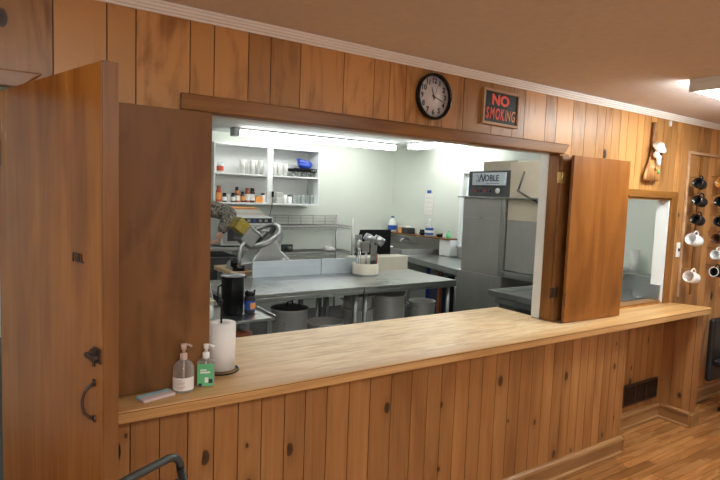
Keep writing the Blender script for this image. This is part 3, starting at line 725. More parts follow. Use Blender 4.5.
# ------------------------------------------------------------------ hall ceiling fixtures
def fixture(lab, loc, rz, L=1.22):
    t = thing('ceiling_light', lab, 'ceiling light', loc, rz, None)
    MB().box(0, L, -.13, .13, -.022, 0).box(0, .012, -.13, .13, -.070, -.022).box(L-.012, L, -.13, .13, -.070, -.022).build('housing', M['white'], t, bevel=.003)
    MB().prism([(-.125, -.0225), (.125, -.0225), (.125, -.045), (.105, -.068), (-.105, -.068), (-.125, -.045)], 0, .0125, L-.0125).build('diffuser', M['hlamp'], t)
    return t
fx = fixture('white fluorescent ceiling fixture glowing at the right edge', (3.15, 1.415, CZ-.001), .03)
dup(fx, (-.6, .55-.9, CZ-.001), .03, 'white fluorescent ceiling fixture behind and left of the camera')
dup(fx, (2.2, -1.2, CZ-.001), .03, 'white fluorescent ceiling fixture behind and right of the camera')
dup(fx, (-.9, -2.4, CZ-.001), .03, 'white fluorescent ceiling fixture at the rear of the hall')

# ------------------------------------------------------------------ kitchen ceiling lights
def strip(lab, a, b, group=None):
    a = Vector(a); b = Vector(b); d = b-a; L = d.length; rz = math.atan2(d.y, d.x)
    t = thing('strip_light', lab, 'ceiling light', (a.x, a.y, KZ-.001), rz)
    MB().box(0, L, -.062, .062, -.022, 0).build('housing', M['galv'], t, bevel=.002)
    MB().box(-.07, .0, -.078, .078, -.098, -.0).build('end_cap', M['galv'], t, bevel=.002)
    MB().prism([(-.050, -.0225), (.050, -.0225), (.050, -.072), (.038, -.088), (-.038, -.088), (-.050, -.072)], 0, .001, L-.001).build('tube_lens', M['lamp'], t)
    MB().box(L, L+.02, -.078, .078, -.098, -.0).build('end_cap', M['galv'], t, bevel=.002)
    return t
strip('long fluorescent strip light running across the kitchen ceiling', (2.37, 6.33, 0), (4.69, 6.31, 0))
strip('second fluorescent strip light, mostly hidden behind the header', (4.78, 5.93, 0), (4.87, 4.75, 0))
strip('added unseen strip light brightening the front of the kitchen, just inside the header', (2.0, 3.1, 0), (4.6, 3.1, 0))  # extra lamp, hidden by the header, added to brighten the kitchen
strip('fluorescent strip light over the left of the kitchen', (-.6, 4.2, 0), (1.2, 4.25, 0))

# ------------------------------------------------------------------ kitchen window and trims
wn = bpy.data.objects.new('window_1', None); COL.objects.link(wn); wn.location = (KX1, WN[0], WN[2]); struct(wn)
ww, wh = WN[1]-WN[0], WN[3]-WN[2]
MB().box(-.02, -.001, -.06, 0, -.06, wh+.06).box(-.02, -.001, ww, ww+.06, -.06, wh+.06).box(-.02, -.001, 0, ww, wh, wh+.06).box(-.05, .0, -.08, ww+.08, -.03, 0).build('window_frame', M['white'], wn, bevel=.003)
MB().box(.03, .06, 0, .04, 0, wh).box(.03, .06, ww-.04, ww, 0, wh).box(.03, .06, .04, ww-.04, 0, .05).box(.03, .06, .04, ww-.04, wh-.05, wh).box(.03, .06, .04, ww-.04, wh*.48, wh*.54).build('window_sash', M['white'], wn)
B(.043, .047, .04, ww-.04, .05, wh-.05).build('window_pane', M['wing'], wn)
struct(B(KX1-.006, KX1-.001, KY0+.0, KY1-.002, 0, 1.0).build('trim_kitchen_wainscot', M['kwall']))

# ------------------------------------------------------------------ open wall cabinet with crockery
cb = thing('wall_cabinet', 'white open-front wall cabinet holding jars and glasses', 'cabinet', (2.175, 6.62, 1.515))
W_, H_, D_ = 1.50, .765, .325
MB().box(0, .022, 0, D_, 0, H_).box(W_-.022, W_, 0, D_, 0, H_).box(.022, W_-.022, 0, D_, H_-.022, H_).box(.022, W_-.022, 0, D_, 0, .022).box(.022, W_-.022, D_-.01, D_, .022, H_-.022).build('carcass', M['white'], cb, bevel=.002)
MB().box(.715, .79, -.003, .02, .0225, H_-.0225).build('centre_stile', M['white'], cb, bevel=.002)
B(.0225, W_-.0225, .02, D_-.011, .375, .393).build('shelf', M['white'], cb)
SH1 = 1.515+.0225; SH2 = 1.515+.3935
def jar(lab, x, y, z, R, H, body, lid, labm=None, kind='jar', name='spice_jar', cat='jar'):
    t = thing(name, lab, cat, (x, y, z), 0, None)
    MB().lathe([(0, 0), (R*.92, 0), (R, H*.05), (R, H*.68), (R*.8, H*.78), (R*.72, H*.8)], 16).build('jar_body', body, t)
    MB().lathe([(R*.78, H*.8), (R*.8, H*.81), (R*.8, H), (0, H)], 16).build('lid', lid, t)
    if labm: MB().lathe([(R*1.015, H*.15), (R*1.015, H*.58)], 16, cap=False).build('label', labm, t)
    return t
jy = 6.75
jar('tall red spice jar at the far left of the lower cabinet shelf', 2.285, jy, SH1, .032, .205, M['red'], M['rust'], M['orange'])
jar('small jar with black lid and white label next to the tall red spice jar', 2.355, jy-.02, SH1, .028, .115, M['ink'], M['black'], M['wplas'])
jar('small white jar on the lower cabinet shelf', 2.412, jy, SH1, .024, .10, M['wplas'], M['wplas'])
jar('short jar with black lid and pale label', 2.463, jy-.03, SH1, .026, .12, M['ink'], M['black'], M['label'])
jar('orange-brown spice jar with orange label', 2.522, jy-.02, SH1, .034, .15, M['rust'], M['orange'], M['label'])
jar('tall narrow dark spice jar behind the orange-brown jar', 2.56, jy+.09, SH1, .026, .20, M['ink'], M['ink'], None)
jar('reddish brown spice jar with black lid', 2.60, jy-.01, SH1, .027, .14, M['brcer'], M['black'], M['orange'])
jar('brown jar with a large white label', 2.668, jy-.01, SH1, .036, .19, M['rust'], M['rust'], M['wplas'])
jar('dark jar with black lid and white label beside the brown jar', 2.738, jy+.0, SH1, .034, .19, M['ink'], M['black'], M['label'])
# crumpled orange and white packet
pk = MB().prism([(-.055, 0), (.05, 0), (.058, .05), (.04, .085), (.0, .075), (-.04, .09), (-.058, .04)], 1, -.02, .02).build('spice_packet', M['orange'], loc=(2.83, jy, SH1), bevel=.008)
tag(pk, 'crumpled orange packet on the lower cabinet shelf', 'packet')
jar('white jar with a brown lid at the right of the spices', 2.908-.012, jy+.02, SH1, .032, .13, M['wplas'], M['brcer'])
def cup(lab, x, y, z, R, H, m, name='glass_tumbler', cat='glass', group=None, tilt=0):
    o = MB().lathe([(0, 0), (R*.8, 0), (R, H), (R-.003, H), (R*.8-.003, .006), (0, .006)], 16, cap=False).build(name, m, loc=(x, y, z), rot=(0, tilt, 0))
    return tag(o, lab, cat, group)
st_ = thing('plastic_container', 'stack of translucent white plastic containers on the lower right shelf', 'container', (3.12, jy, SH1))
MB().prism([(-.05, -.05), (.05, -.05), (.05, .05), (-.05, .05)], 2, 0, .07).build('box', M['frost'], st_, bevel=.008); MB().box(-.054, .054, -.054, .054, .0705, .082).box(-.045, .04, -.045, .045, .0825, .15).build('lid', M['frost'], st_, bevel=.006)
cup('white paper cup beside the translucent containers', 3.205, jy, SH1, .032, .115, M['wplas'], 'paper_cup', 'cup')
jar('clear jar with dark lid and white contents on the lower right shelf', 3.272, jy-.01, SH1, .034, .12, M['wplas'], M['ink'], None, name='glass_jar')
for i in range(5):
    cup('clear glass tumbler in the row on the lower right shelf', 3.345+i*.068, jy-.02+.02*(i % 2), SH1, .029, .12, M['clear'], group='tumblers on the lower right shelf')
for i in range(4):
    cup('clear glass tumbler in the row on the lower right shelf', 3.36+i*.075, jy+.10, SH1, .029, .125, M['clear'], group='tumblers on the lower right shelf')
jar('round glass jar with coloured contents alone on the upper left shelf', 2.30, jy, SH2, .045, .14, M['frost'], M['clear'], M['red'], name='glass_jar')
for i, x in enumerate((2.585, 2.650, 2.72, 2.79, 2.85)):
    cup('tall pale plastic tumbler standing on the upper left shelf', x, jy-.02+.05*(i % 2), SH2, .038, .18, M['frost'], 'plastic_tumbler', 'tumbler', 'tumblers on the upper left shelf')
for i, x in enumerate((3.03, 3.11, 3.20)):
    cup('tall pale plastic tumbler standing on the upper right shelf', x, jy-.01, SH2, .038, .165, M['frost'], 'plastic_tumbler', 'tumbler', 'tumblers on the upper right shelf')
for i in range(5):
    cup('small clear glass in the row under the black rack', 3.335+i*.072, jy, SH2, .03, .07, M['clear'], 'small_glass', 'glass', 'small glasses under the black rack')
bk = MB()
bk.box(3.29, 3.67, jy-.09, jy+.09, SH2+.072, SH2+.080)
for i in range(13): bk.box(3.29+i*.031, 3.298+i*.031, jy-.094, jy-.09, SH2+.08, SH2+.112)
bk.box(3.29, 3.67, jy-.096, jy-.09, SH2+.106, SH2+.114).box(3.29, 3.67, jy+.09, jy+.096, SH2+.08, SH2+.114)
tag(bk.build('wire_tray', M['blackm']), 'low black tray resting on small glasses in the cabinet', 'tray')
def bowl(lab, loc, R, H, m, rot=(0, 0, 0), name='plastic_basket', cat='basket'):
    o = MB().lathe([(0, 0), (R*.6, 0), (R*.72, H*.2), (R, H), (R-.004, H), (R*.7-.003, H*.25), (R*.58, .006), (0, .006)], 24, Matrix.Diagonal((1.25, .8, 1, 1)), cap=False).build(name, m, loc=loc, rot=rot)
    return tag(o, lab, cat)
bowl('lower of two blue plastic baskets on the black tray', (3.50, jy, SH2+.116), .095, .07, M['blue'], (0, .05, 0))
bowl('upper blue plastic basket tilted inside the other', (3.475, jy, SH2+.150), .095, .075, M['blue'], (0, .25, 0))
# plug and cord hanging in front of the cabinet stile
pc = thing('hanging_plug', 'black adaptor plug with cord hanging from the cabinet stile', 'plug', (2.965, 6.615, 1.62))
B(-.014, .014, -.025, 0, 0, .075).build('plug', M['black'], pc, bevel=.004); MB().tube([(0, -.012, 0), (-.01, -.015, -.10), (-.035, -.02, -.22), (-.06, -.02, -.35)], .004, 6).build('cord', M['black'], pc)

# ------------------------------------------------------------------ wire rack at the back
wr = thing('wire_shelving', 'chrome wire shelving unit below the wall cabinet', 'shelving', (2.55, 6.45, 0))
RW = 1.585; RD = .45
for (px, py, h) in ((0, 0, 1.36), (RW, 0, 1.36), (0, RD, 1.385), (RW, RD, 1.385)):
    MB().tube([(px, py, 0), (px, py, h)], .0135, 8).build('post', M['wire'], wr)
for z in (.30, .88, 1.24):
    s_ = MB()
    for yy in (0, RD):
        s_.tube([(0, yy, z), (RW, yy, z)], .006, 6).tube([(0, yy, z-.035), (RW, yy, z-.035)], .004, 6)
        n = 32
        s_.tube([(RW*i/n, yy, z-.035*(i % 2)) for i in range(n+1)], .003, 4)
    for xx in (0, RW): s_.tube([(xx, 0, z), (xx, RD, z)], .006, 6).tube([(xx, 0, z-.035), (xx, RD, z-.035)], .004, 6)
    for i in range(60): s_.tube([(RW*(i+.5)/60, 0, z+.003), (RW*(i+.5)/60, RD, z+.003)], .0028, 4)
    for yy in (.11, .225, .34): s_.tube([(0, yy, z-.003), (RW, yy, z-.003)], .004, 4)
    s_.build('shelf', M['wire'], wr)
gd = MB()
for zz in (.05, .09, .13): gd.tube([(0, RD, 1.24+zz), (RW, RD, 1.24+zz)], .004, 6)
for i in range(9): gd.tube([(RW*i/8, RD, 1.24), (RW*i/8, RD, 1.37)], .004, 6)
gd.build('back_guard', M['wire'], wr)
tag(MB().lathe([(0, 0), (.03, 0), (.04, .015), (.04, .06), (0, .065)], 20, frame_to((0, 0, .04), (0, -1, 0))).box(-.075, .075, .0, .05, 0, .10).build('kitchen_scale', M['dsteel'], loc=(3.20, 6.60, .887)), 'small dark box with a dial on the lower wire shelf', 'scale')
tag(MB().lathe([(0, 0), (.09, 0), (.10, .03), (.05, .06), (0, .065)], 24).build('domed_cover', M['alu'], loc=(3.85, 6.62, .885)), 'domed steel lid on the lower wire shelf', 'lid')

# ------------------------------------------------------------------ stand with microwave at the back left
stn = thing('steel_stand', 'tall dark steel equipment stand behind the person', 'stand', (1.55, 5.72, 0))
SW, SD, SH = .72, .75, 1.06
B(0, SW, 0, SD, SH-.04, SH).build('top', M['steel'], stn, bevel=.004)
for (a, b) in ((.02, .02), (SW-.06, .02), (.02, SD-.06), (SW-.06, SD-.06)): B(a, a+.04, b, b+.04, 0, SH-.041).build('leg', M['galv'], stn)
B(.021, SW-.021, .061, SD-.061, .35, .37).build('lower_shelf', M['galv'], stn)
B(.062, SW-.062, .07, SD-.065, .38, .95).build('oven_box', M['dsteel'], stn, bevel=.01)
mw = thing('microwave', 'white countertop microwave with a dark control strip along its top', 'microwave', (2.02, 5.84, SH+.002), 0)
B(0, .62, 0, .42, .01, .33).build('body', M['white'], mw, bevel=.008)
B(.02, .60, -.012, 0, .262, .318).build('control_strip', M['ink'], mw, bevel=.002)
for i in range(4): B(.30+i*.07, .335+i*.07, -.016, -.012, .275, .305).build('button', M['bluel'] if i == 1 else M['galv'], mw)
B(.03, .52, -.016, 0, .03, .245).build('door', M['steel'], mw, bevel=.004)
B(.07, .48, -.019, -.016, .06, .215).build('door_window', M['ink'], mw)
mw.location = (1.995, 5.80, SH+.002)
mw.rotation_euler = (0, 0, 0)
# stack of paper trays on the microwave
zz = SH+.002+.332
for i, (m_, nm) in enumerate((('wplas', 'lowest white'), ('pinkw', 'pinkish lower'), ('cream', 'cream'), ('wplas', 'white middle'), ('pinkw', 'pinkish upper'), ('orange', 'topmost orange'))):
    w2 = .52-.022*i; hh_ = .0165
    o = B(0, w2, 0, .30, 0, hh_).build('paper_folder', M[m_], loc=(2.02+.006*(i % 3), 5.84, zz), bevel=.002)
    tag(o, nm+' folder of the flat stack on the microwave', 'folder'); zz += hh_+.0008

# ------------------------------------------------------------------ prep table with wooden top and slicer
pt2 = thing('prep_table', 'butcher block prep table behind the steel island', 'table', (1.72, 4.70, 0))
B(0, 1.0, 0, .50, .90, .945, .4).build('table_top', M['butcher'], pt2, bevel=.004)
for (a, b) in ((.03, .03), (.93, .03), (.03, .43), (.93, .43)): B(a, a+.04, b, b+.04, 0, .8995).build('leg', M['galv'], pt2)
sl = thing('meat_slicer', 'cast aluminium meat slicer with a round tilted blade guard', 'slicer', (1.76, 4.73, .9455)); sl.scale = (1.08, 1.05, 1.10)
# base
MB().prism([(0, 0), (.54, 0), (.56, .05), (.44, .16), (.36, .30), (.30, .27), (.16, .075), (.03, .06)], 1, .02, .26).build('base', M['cast'], sl, bevel=.014, bseg=3)
for (a, b) in ((.05, .05), (.48, .05), (.05, .23), (.48, .23)): MB().lathe([(.018, -.0), (.022, .02)], 12, Matrix.Translation((a, b, -.0))).build('foot', M['black'], sl)
ax = Vector((-.52, -.16, .84)).normalized(); ctr = Vector((.29, .09, .27)); fr = frame_to(ctr, ax)
MB().lathe([(0, -.02), (.150, -.02), (.172, -.006), (.176, .026), (.168, .040), (.150, .044), (.144, .036), (.142, .030), (0, .030)], 44, fr, cap=False).build('blade_guard', M['cast'], sl)
MB().lathe([(0, .0345), (.139, .0325), (.141, .0335), (.0, .0365)], 44, fr, cap=False).build('blade', M['dsteel'], sl)
MB().lathe([(0, .041), (.06, .041), (.05, .055), (0, .06)], 30, fr, cap=False).build('blade_hub', M['galv'], sl)
MB().tube([tuple(ctr+Vector(p)) for p in ((.08, -.02, .13), (.15, -.01, .10), (.19, 0, .02), (.17, .01, -.05))], .016, 10).build('thickness_arm', M['cast'], sl)
MB().lathe([(0, 0), (.022, 0), (.022, .012), (0, .012)], 20, frame_to((.46, .018, .075), (.0, -1, 0))).build('dial', M['wplas'], sl)
R1 = Matrix.Translation((.045, -.02, .30)) @ Matrix.Rotation(math.radians(38), 4, 'Y')
MB().box(.02, .15, 0, .20, -.03, .115, mtx=R1).build('carriage', M['galv'], sl, bevel=.012)
MB().box(-.085, .018, .01, .19, .02, .125, mtx=R1).build('guard_plate', M['gold'], sl, bevel=.004)
MB().box(.02, .16, -.012, 0, .105, .120, mtx=R1).build('rail', M['steel'], sl, bevel=.003)
MB().tube([(.10, -.0, .27), (.05, -.01, .20), (.035, -.01, .12), (.04, 0, .03)], [.016, .018, .017, .022], 10).build('carriage_arm', M['cast'], sl)
MB().tube([(.0, .02, .0+.04), (.0, .0, .10)], .03, 12).lathe([(0, 0), (.055, 0), (.05, .04), (0, .045)], 20, Matrix.Translation((.05, .03, .0))).build('slide_knob', M['black'], sl)

# ------------------------------------------------------------------ steel island, two tables
def island(lab, x0, x1, y0=3.80, y1=4.58, splash=None):
    t = thing('steel_table', lab, 'table', (x0, y0, 0), 0)
    W = x1-x0; D = y1-y0
    MB().box(0, W, 0, D, .868, .90).box(0.002, W-.002, .002, .02, .835, .868).box(0.002, W-.002, D-.02, D-.002, .835, .868).build('table_top', M['steel'], t, bevel=.003)
    for (a, b) in ((.05, .06), (W-.05, .06), (.05, D-.06), (W-.05, D-.06)):
        MB().tube([(a, b, 0), (a, b, .867)], .021, 12).build('leg', M['galv'], t)
    B(.01, W-.01, .03, D-.03, .285, .30).build('under_shelf', M['galv'], t, bevel=.002)
    if splash: MB().box(splash[0], splash[1], D-.018, D, .9005, 1.050).build('backsplash', M['splash'], t, bevel=.002)
    return t
island('left steel work table with blue-grey backsplash', 1.36, 2.576, splash=(.51, 1.214))
island('right steel work table with the utensil crock', 2.580, 3.65, splash=(.0, .42))
# bin/box behind island
tag(B(0, .70, 0, .20, 0, .165).build('white_tub', M['cream'], loc=(3.10, 4.75, .86), bevel=.01), 'long pale tub standing behind the steel table', 'tub')
sb = thing('cart', 'low cart under the pale tub behind the steel table', 'cart', (3.0, 4.72, 0))
B(0, .88, 0, .62, .82, .858).build('shelf', M['cream'], sb, bevel=.004)
for (a, b) in ((.03, .03), (.81, .03), (.03, .55), (.81, .55)): B(a, a+.03, b, b+.03, 0, .8195).build('leg', M['galv'], sb)
bt = MB().prism([(-.06, 0), (.44, 0), (.44, .345), (.02, .345), (-.035, .20)], 1, 0, .03).build('black_board', M['blackm'], loc=(3.36, 5.12, .9), bevel=.003)
tag(bt, 'upright black panel behind the utensil crock', 'panel'); bt.location = (3.37, 5.10, .859); bt.scale = (1, 1, 1.26)

# crock of utensils
ck_x, ck_y = 2.99, 4.405
KS = 1.26
cr = thing('utensil_crock', 'round cream utensil crock on the steel table', 'crock', (ck_x, ck_y, .9005)); cr.scale = (KS, KS, 1.38)
MB().lathe([(0, 0), (.098, 0), (.103, .006), (.103, .078), (.098, .084), (.094, .078), (.093, .010), (0, .010)], 36, cap=False).build('crock_body', M['cream'], cr)
MB().lathe([(.104, -.0), (.106, .004), (.1035, .010)], 36, cap=False).build('base_band', M['galv'], cr)
def utensil(kind, lab, x, y, lean, yaw, L):
    d = Vector((math.sin(lean)*math.cos(yaw), math.sin(lean)*math.sin(yaw), math.cos(lean)))
    fr = frame_to((0, 0, 0), d, (0, 1, 0)); t = thing(kind, lab, 'utensil', (ck_x+x*KS, ck_y+y*KS, .912)); t.scale = (KS, KS, KS)
    if kind == 'knife':
        MB().box(-.012, .012, -.005, .005, 0, .11, mtx=fr).build('handle', M['ink'], t, bevel=.003); MB().prism([(-.016, -.001), (.016, -.001), (.016, .001), (-.016, .001)], 2, .111, L, mtx=fr).build('blade', M['steel'], t)
    elif kind == 'scoop':
        MB().tube([tuple(fr @ Vector((0, 0, 0))), tuple(fr @ Vector((0, 0, L*.72)))], .008, 8).build('handle', M['cast'], t)
        c = fr @ Vector((.02, 0, L*.86)); MB().lathe([(0, -.045), (.028, -.04), (.034, -.01), (.034, .04), (.030, .04), (.028, -.005), (0, -.035)], 20, frame_to(c, Vector((.8, -.25, -.5)), (0, 0, 1)), cap=False).build('bowl', M['cast'], t)
    elif kind == 'spoon':
        MB().tube([tuple(fr @ Vector((0, 0, 0))), tuple(fr @ Vector((0, 0, L*.75)))], .004, 6).build('handle', M['steel'], t)
        MB().ball(tuple(fr @ Vector((0, 0, L*.87))), .03, (1, .35, 1.35)).build('bowl', M['steel'], t)
    elif kind == 'whisk':
        MB().tube([tuple(fr @ Vector((0, 0, 0))), tuple(fr @ Vector((0, 0, L*.5)))], .008, 8).build('handle', M['steel'], t)
        b_ = MB()
        for k in range(5):
            a = PI*k/5; cx, sx = math.cos(a), math.sin(a)
            b_.tube([tuple(fr @ Vector((s*.028*cx, s*.028*sx, z*L))) for s, z in ((.1, .5), (.6, .65), (1, .82), (.8, .94), (0, 1), (-.8, .94), (-1, .82), (-.6, .65), (-.1, .5))], .0016, 4)
        b_.build('wires', M['steel'], t)
    elif kind == 'spatula':
        MB().tube([tuple(fr @ Vector((0, 0, 0))), tuple(fr @ Vector((0, 0, L*.66)))], .005, 6).build('handle', M['steel'], t)
        MB().box(-.034, .034, -.0015, .0015, L*.66, L, mtx=fr).build('blade', M['steel'], t, bevel=.001)
    else:
        MB().tube([tuple(fr @ Vector((0, 0, 0))), tuple(fr @ Vector((0, 0, L)))], .008, 8).build('handle', M['rust'], t)
    return t
utensil('whisk', 'wire whisk leaning left in the utensil crock', -.070, .0, .10, PI, .29)
utensil('spoon', 'large steel spoon leaning furthest left in the crock', -.062, -.045, .16, 3.4, .27)
utensil('spatula', 'flat steel spatula at the front left of the crock', -.038, -.060, .05, 3.6, .26)
utensil('spatula', 'long steel turner standing behind the other utensils', -.025, .06, .05, 1.6, .30)
utensil('knife', 'wide steel blade standing upright mid crock', .010, -.065, .03, 5.0, .25)
utensil('knife', 'narrow steel knife beside the orange handle', .036, -.055, .06, 5.8, .23)
utensil('scoop', 'steel ice scoop facing right in the crock centre', .000, .000, .04, .4, .32)
utensil('scoop', 'large steel scoop leaning furthest right in the crock', .062, .020, .20, .0, .31)
utensil('spoon', 'steel spoon standing between the two scoops', .035, .060, .10, .6, .22)
utensil('wooden_handle', 'utensil with short orange-brown wooden handle at the right of the crock', .070, -.040, .06, 6, .16)

# ------------------------------------------------------------------ pots on the island under-shelf
def pot(lab, x, y, z, R, H, m='alu', handles=True, lid=False, hz=.75, ha=0.0):
    t = thing('stock_pot', lab, 'pot', (x, y, z), ha)
    MB().lathe([(0, 0), (R*.96, 0), (R, .012), (R, H), (R+.007, H+.003), (R+.007, H+.010), (R-.004, H+.010), (R-.004, .01), (0, .008)], 36, cap=False).build('pot_body', M[m], t)
    if handles:
        for s_ in (-1, 1):
            MB().tube([(s_*R, -.05, H*hz), (s_*(R+.03), -.045, H*hz+.005), (s_*(R+.038), 0, H*hz+.006), (s_*(R+.03), .045, H*hz+.005), (s_*R, .05, H*hz)], .006, 8).build('handle', M['cast'], t)
    if lid: MB().lathe([(0, H+.03), (R*.6, H+.028), (R+.004, H+.012), (R+.008, H+.010)], 36, cap=False).build('lid', M['dsteel'], t); MB().tube([(-.05, 0, H+.029), (-.045, 0, H+.06), (.045, 0, H+.06), (.05, 0, H+.029)], .006, 8).build('lid_handle', M['black'], t)
    return t
US = .3005
pot('aluminium stock pot with a loop-handled lid, leftmost under the steel table', 2.02, 4.10, US, .155, .40, lid=True, ha=.6)
pot('wide shallow aluminium bowl-like pan beside the leftmost pot', 2.34, 4.04, US, .160, .262, 'alu', False)
pot('large dark pot under the joint of the two tables', 2.745, 4.15, US, .150, .33, 'alu', True)
pot('tall aluminium stock pot with black side handles', 3.11, 4.17, US, .165, .43, ha=-.5, hz=.8)
pot('aluminium pot at the right end under the steel table', 3.49, 4.11, US, .130, .345, ha=.2, hz=.85)
pot('smaller pot stacked on the dark pot under the table joint', 2.745, 4.15, US+.342, .132, .11, 'alu', True)

# ------------------------------------------------------------------ low stand in front of the island
lt = thing('side_stand', 'low steel side stand in front of the island', 'stand', (1.02, 3.27, 0))
MB().box(0, .485, 0, .48, .825, .845).box(.478, .492, 0, .48, .846, .862).box(0, .477, .466, .48, .846, .862).build('top', M['steel'], lt, bevel=.002)
for (a, b) in ((.02, .02), (.44, .02), (.02, .42), (.44, .42)): B(a, a+.035, b, b+.035, 0, .8245).build('leg', M['galv'], lt)
B(.021, .46, .021, .46, .60, .615).build('lower_shelf', M['galv'], lt)
ur = thing('black_canister', 'tall glossy black canister with steel lid on the side stand', 'canister', (1.292, 3.50, .8455))
MB().lathe([(0, 0), (.070, 0), (.074, .01), (.076, .25), (.072, .255)], 32).build('canister_body', M['satin'], ur)
MB().lathe([(.073, .2555), (.083, .258), (.083, .266), (.04, .272), (.0, .273)], 32).build('lid', M['galv'], ur)
MB().tube([(-.076, 0, .06), (-.10, 0, .07), (-.105, 0, .10), (-.10, 0, .19), (-.077, 0, .20)], .006, 8).build('handle', M['black'], ur)
sj = thing('sauce_jar', 'dark jar with blue and orange label and torn black lid', 'jar', (1.405, 3.47, .8455))
MB().lathe([(0, 0), (.033, 0), (.037, .008), (.037, .10), (.033, .118), (.033, .122)], 24).build('jar_body', M['ink'], sj)
MB().lathe([(.0378, .025), (.0378, .088)], 24, cap=False).build('label', M['bluel'], sj)
b_ = MB().lathe([(.0384, .032), (.0384, .075)], 24, cap=False)
bmesh.ops.delete(b_.bm, geom=[f for f in b_.bm.faces if not (f.calc_center_median().y < -.012 and -.012 < f.calc_center_median().x)], context='FACES'); b_.build('label_patch', M['orange'], sj)
MB().lathe([(.034, .1225), (.037, .125), (.036, .142), (.03, .146), (0, .14)], 10).prism([(-.036, .142), (-.02, .158), (-.01, .144), (.008, .15), (.024, .146), (.036, .160), (.034, .138), (-.034, .138)], 1, -.01, .01).build('lid', M['black'], sj)
pj_ = thing('glass_pitcher', 'clear glass pitcher with white contents beside the black canister', 'pitcher', (1.07, 3.40, .8455))
MB().lathe([(0, 0), (.045, 0), (.055, .02), (.058, .10), (.045, .20), (.05, .24)], 24, cap=False).build('pitcher_glass', M['clear'], pj_)
MB().lathe([(0, .004), (.043, .004), (.052, .02), (.054, .085), (0, .09)], 24).build('contents', M['paper'], pj_)
cn = thing('food_tub', 'round tub with blue band and brown lid on the lower shelf of the side stand', 'tub', (1.33, 3.40, .6155))
MB().lathe([(0, 0), (.055, 0), (.06, .01), (.062, .10), (0, .10)], 24).build('tub_body', M['frost'], cn); MB().lathe([(.0625, .055), (.0625, .10)], 24, cap=False).build('band', M['bluel'], cn); MB().lathe([(.060, .1005), (.065, .101), (.063, .122), (0, .125)], 24).build('lid', M['rust'], cn)
tag(MB().ball((0, 0, .03), .045, (1.2, .9, .65)).build('brown_bag', M['rust'], loc=(1.425, 3.33, .6165)), 'small reddish brown bundle on the side stand lower shelf', 'bundle')
tag(B(0, .30, 0, .42, 0, .035, .4).build('cutting_board', M['butcher'], loc=(.98, 3.80, .845), bevel=.004), 'thick wooden cutting board end left of the steel table', 'cutting board')
cbs = thing('board_stand', 'steel frame under the wooden cutting board', 'stand', (.96, 3.79, 0))
B(0, .36, 0, .46, .82, .844).build('top', M['galv'], cbs)
for (a, b) in ((.01, .01), (.31, .01), (.01, .41), (.31, .41)): B(a, a+.03, b, b+.03, 0, .8195).build('leg', M['galv'], cbs)

# ------------------------------------------------------------------ right side: sink, table, ledge
sk = thing('wall_sink', 'steel sink with tall backsplash along the right kitchen wall', 'sink', (4.50, 5.76, 0))
MB().box(0, .02, 0, 1.15, .60, .97).box(.65, .67, 0, 1.15, .60, .97).box(.02, .65, 0, .02, .60, .97).box(.02, .65, 1.13, 1.15, .60, .97).box(.02, .65, .02, 1.13, .60, .62).build('basin', M['steelz'], sk, bevel=.004)
MB().box(.672, .688, -.14, 1.16, .80, 1.118).build('backsplash', M['steelz'], sk)
for (a, b) in ((.04, .04), (.60, .04), (.04, 1.08), (.60, 1.08)): MB().tube([(a, b, 0), (a, b, .599)], .02).build('leg', M['galv'], sk)
MB().tube([(.665, .50, 1.02), (.60, .50, 1.02)], .01).tube([(.665, .70, 1.02), (.60, .70, 1.02)], .01).tube([(.60, .44, 1.02), (.60, .76, 1.02)], .012).tube([(.60, .60, 1.02), (.58, .60, 1.06), (.50, .60, 1.07), (.42, .60, 1.03)], .009).tube([(.60, .44, 1.02), (.59, .44, 1.05), (.55, .44, 1.05)], .007).tube([(.60, .76, 1.02), (.59, .76, 1.05), (.55, .76, 1.05)], .007).build('faucet', M['cast'], sk)
tw = MB().box(-.012, -.002, 0, .20, .84, .985).box(-.012, .07, 0, .20, .975, .99).build('dish_towel', M['paper'], loc=(4.50, 6.05, 0), bevel=.005)
tag(tw, 'white dish towel draped over the edge of the sink', 'towel'); tw.location.z = -.0
lg = B(0, .18, 0, 1.52, 0, .018, .3).build('wall_ledge', M['ply'], loc=(5.012, 5.42, 1.12), bevel=.002)
tag(lg, 'narrow brown wooden ledge above the sink', 'ledge')
tag(B(0, .14, 0, .22, 0, .219).build('white_box', M['wplas'], loc=(5.04, 5.40, .90), bevel=.004), 'white box under the right end of the wooden ledge', 'box')
LZ = 1.139
jg = thing('bleach_jug', 'white jug with blue label and cap at the far end of the ledge', 'jug', (5.10, 6.80, LZ))
MB().lathe([(0, 0), (.062, 0), (.068, .01), (.068, .13), (.055, .17), (.022, .205), (.022, .215)], 24).build('jug_body', M['wplas'], jg); MB().lathe([(.0688, .03), (.0688, .10)], 24, cap=False).build('label', M['bluel'], jg); MB().lathe([(.024, .2155), (.024, .24), (0, .24)], 16).build('cap', M['bluel'], jg)
bx_ = thing('carton', 'orange and black carton with white lid on the ledge', 'carton', (5.03, 6.30, LZ))
B(0, .12, 0, .17, 0, .085).build('box', M['ink'], bx_, bevel=.002); B(0, .12, .1705, .25, 0, .085).build('orange_panel', M['orange'], bx_, bevel=.002); B(0, .12, .06, .25, .0855, .105).build('lid', M['wplas'], bx_, bevel=.003)
tag(MB().ball((0, 0, .03), .045, (.8, 1.2, .7)).box(-.02, .02, -.03, .03, .03, .085).build('scrub_brush', M['black'], loc=(5.09, 6.06, LZ)), 'black brush on the ledge left of the cleaner bottle', 'brush')
sp = thing('cleaner_bottle', 'clear spray cleaner bottle with bright blue label on the ledge', 'bottle', (5.09, 5.90, LZ))
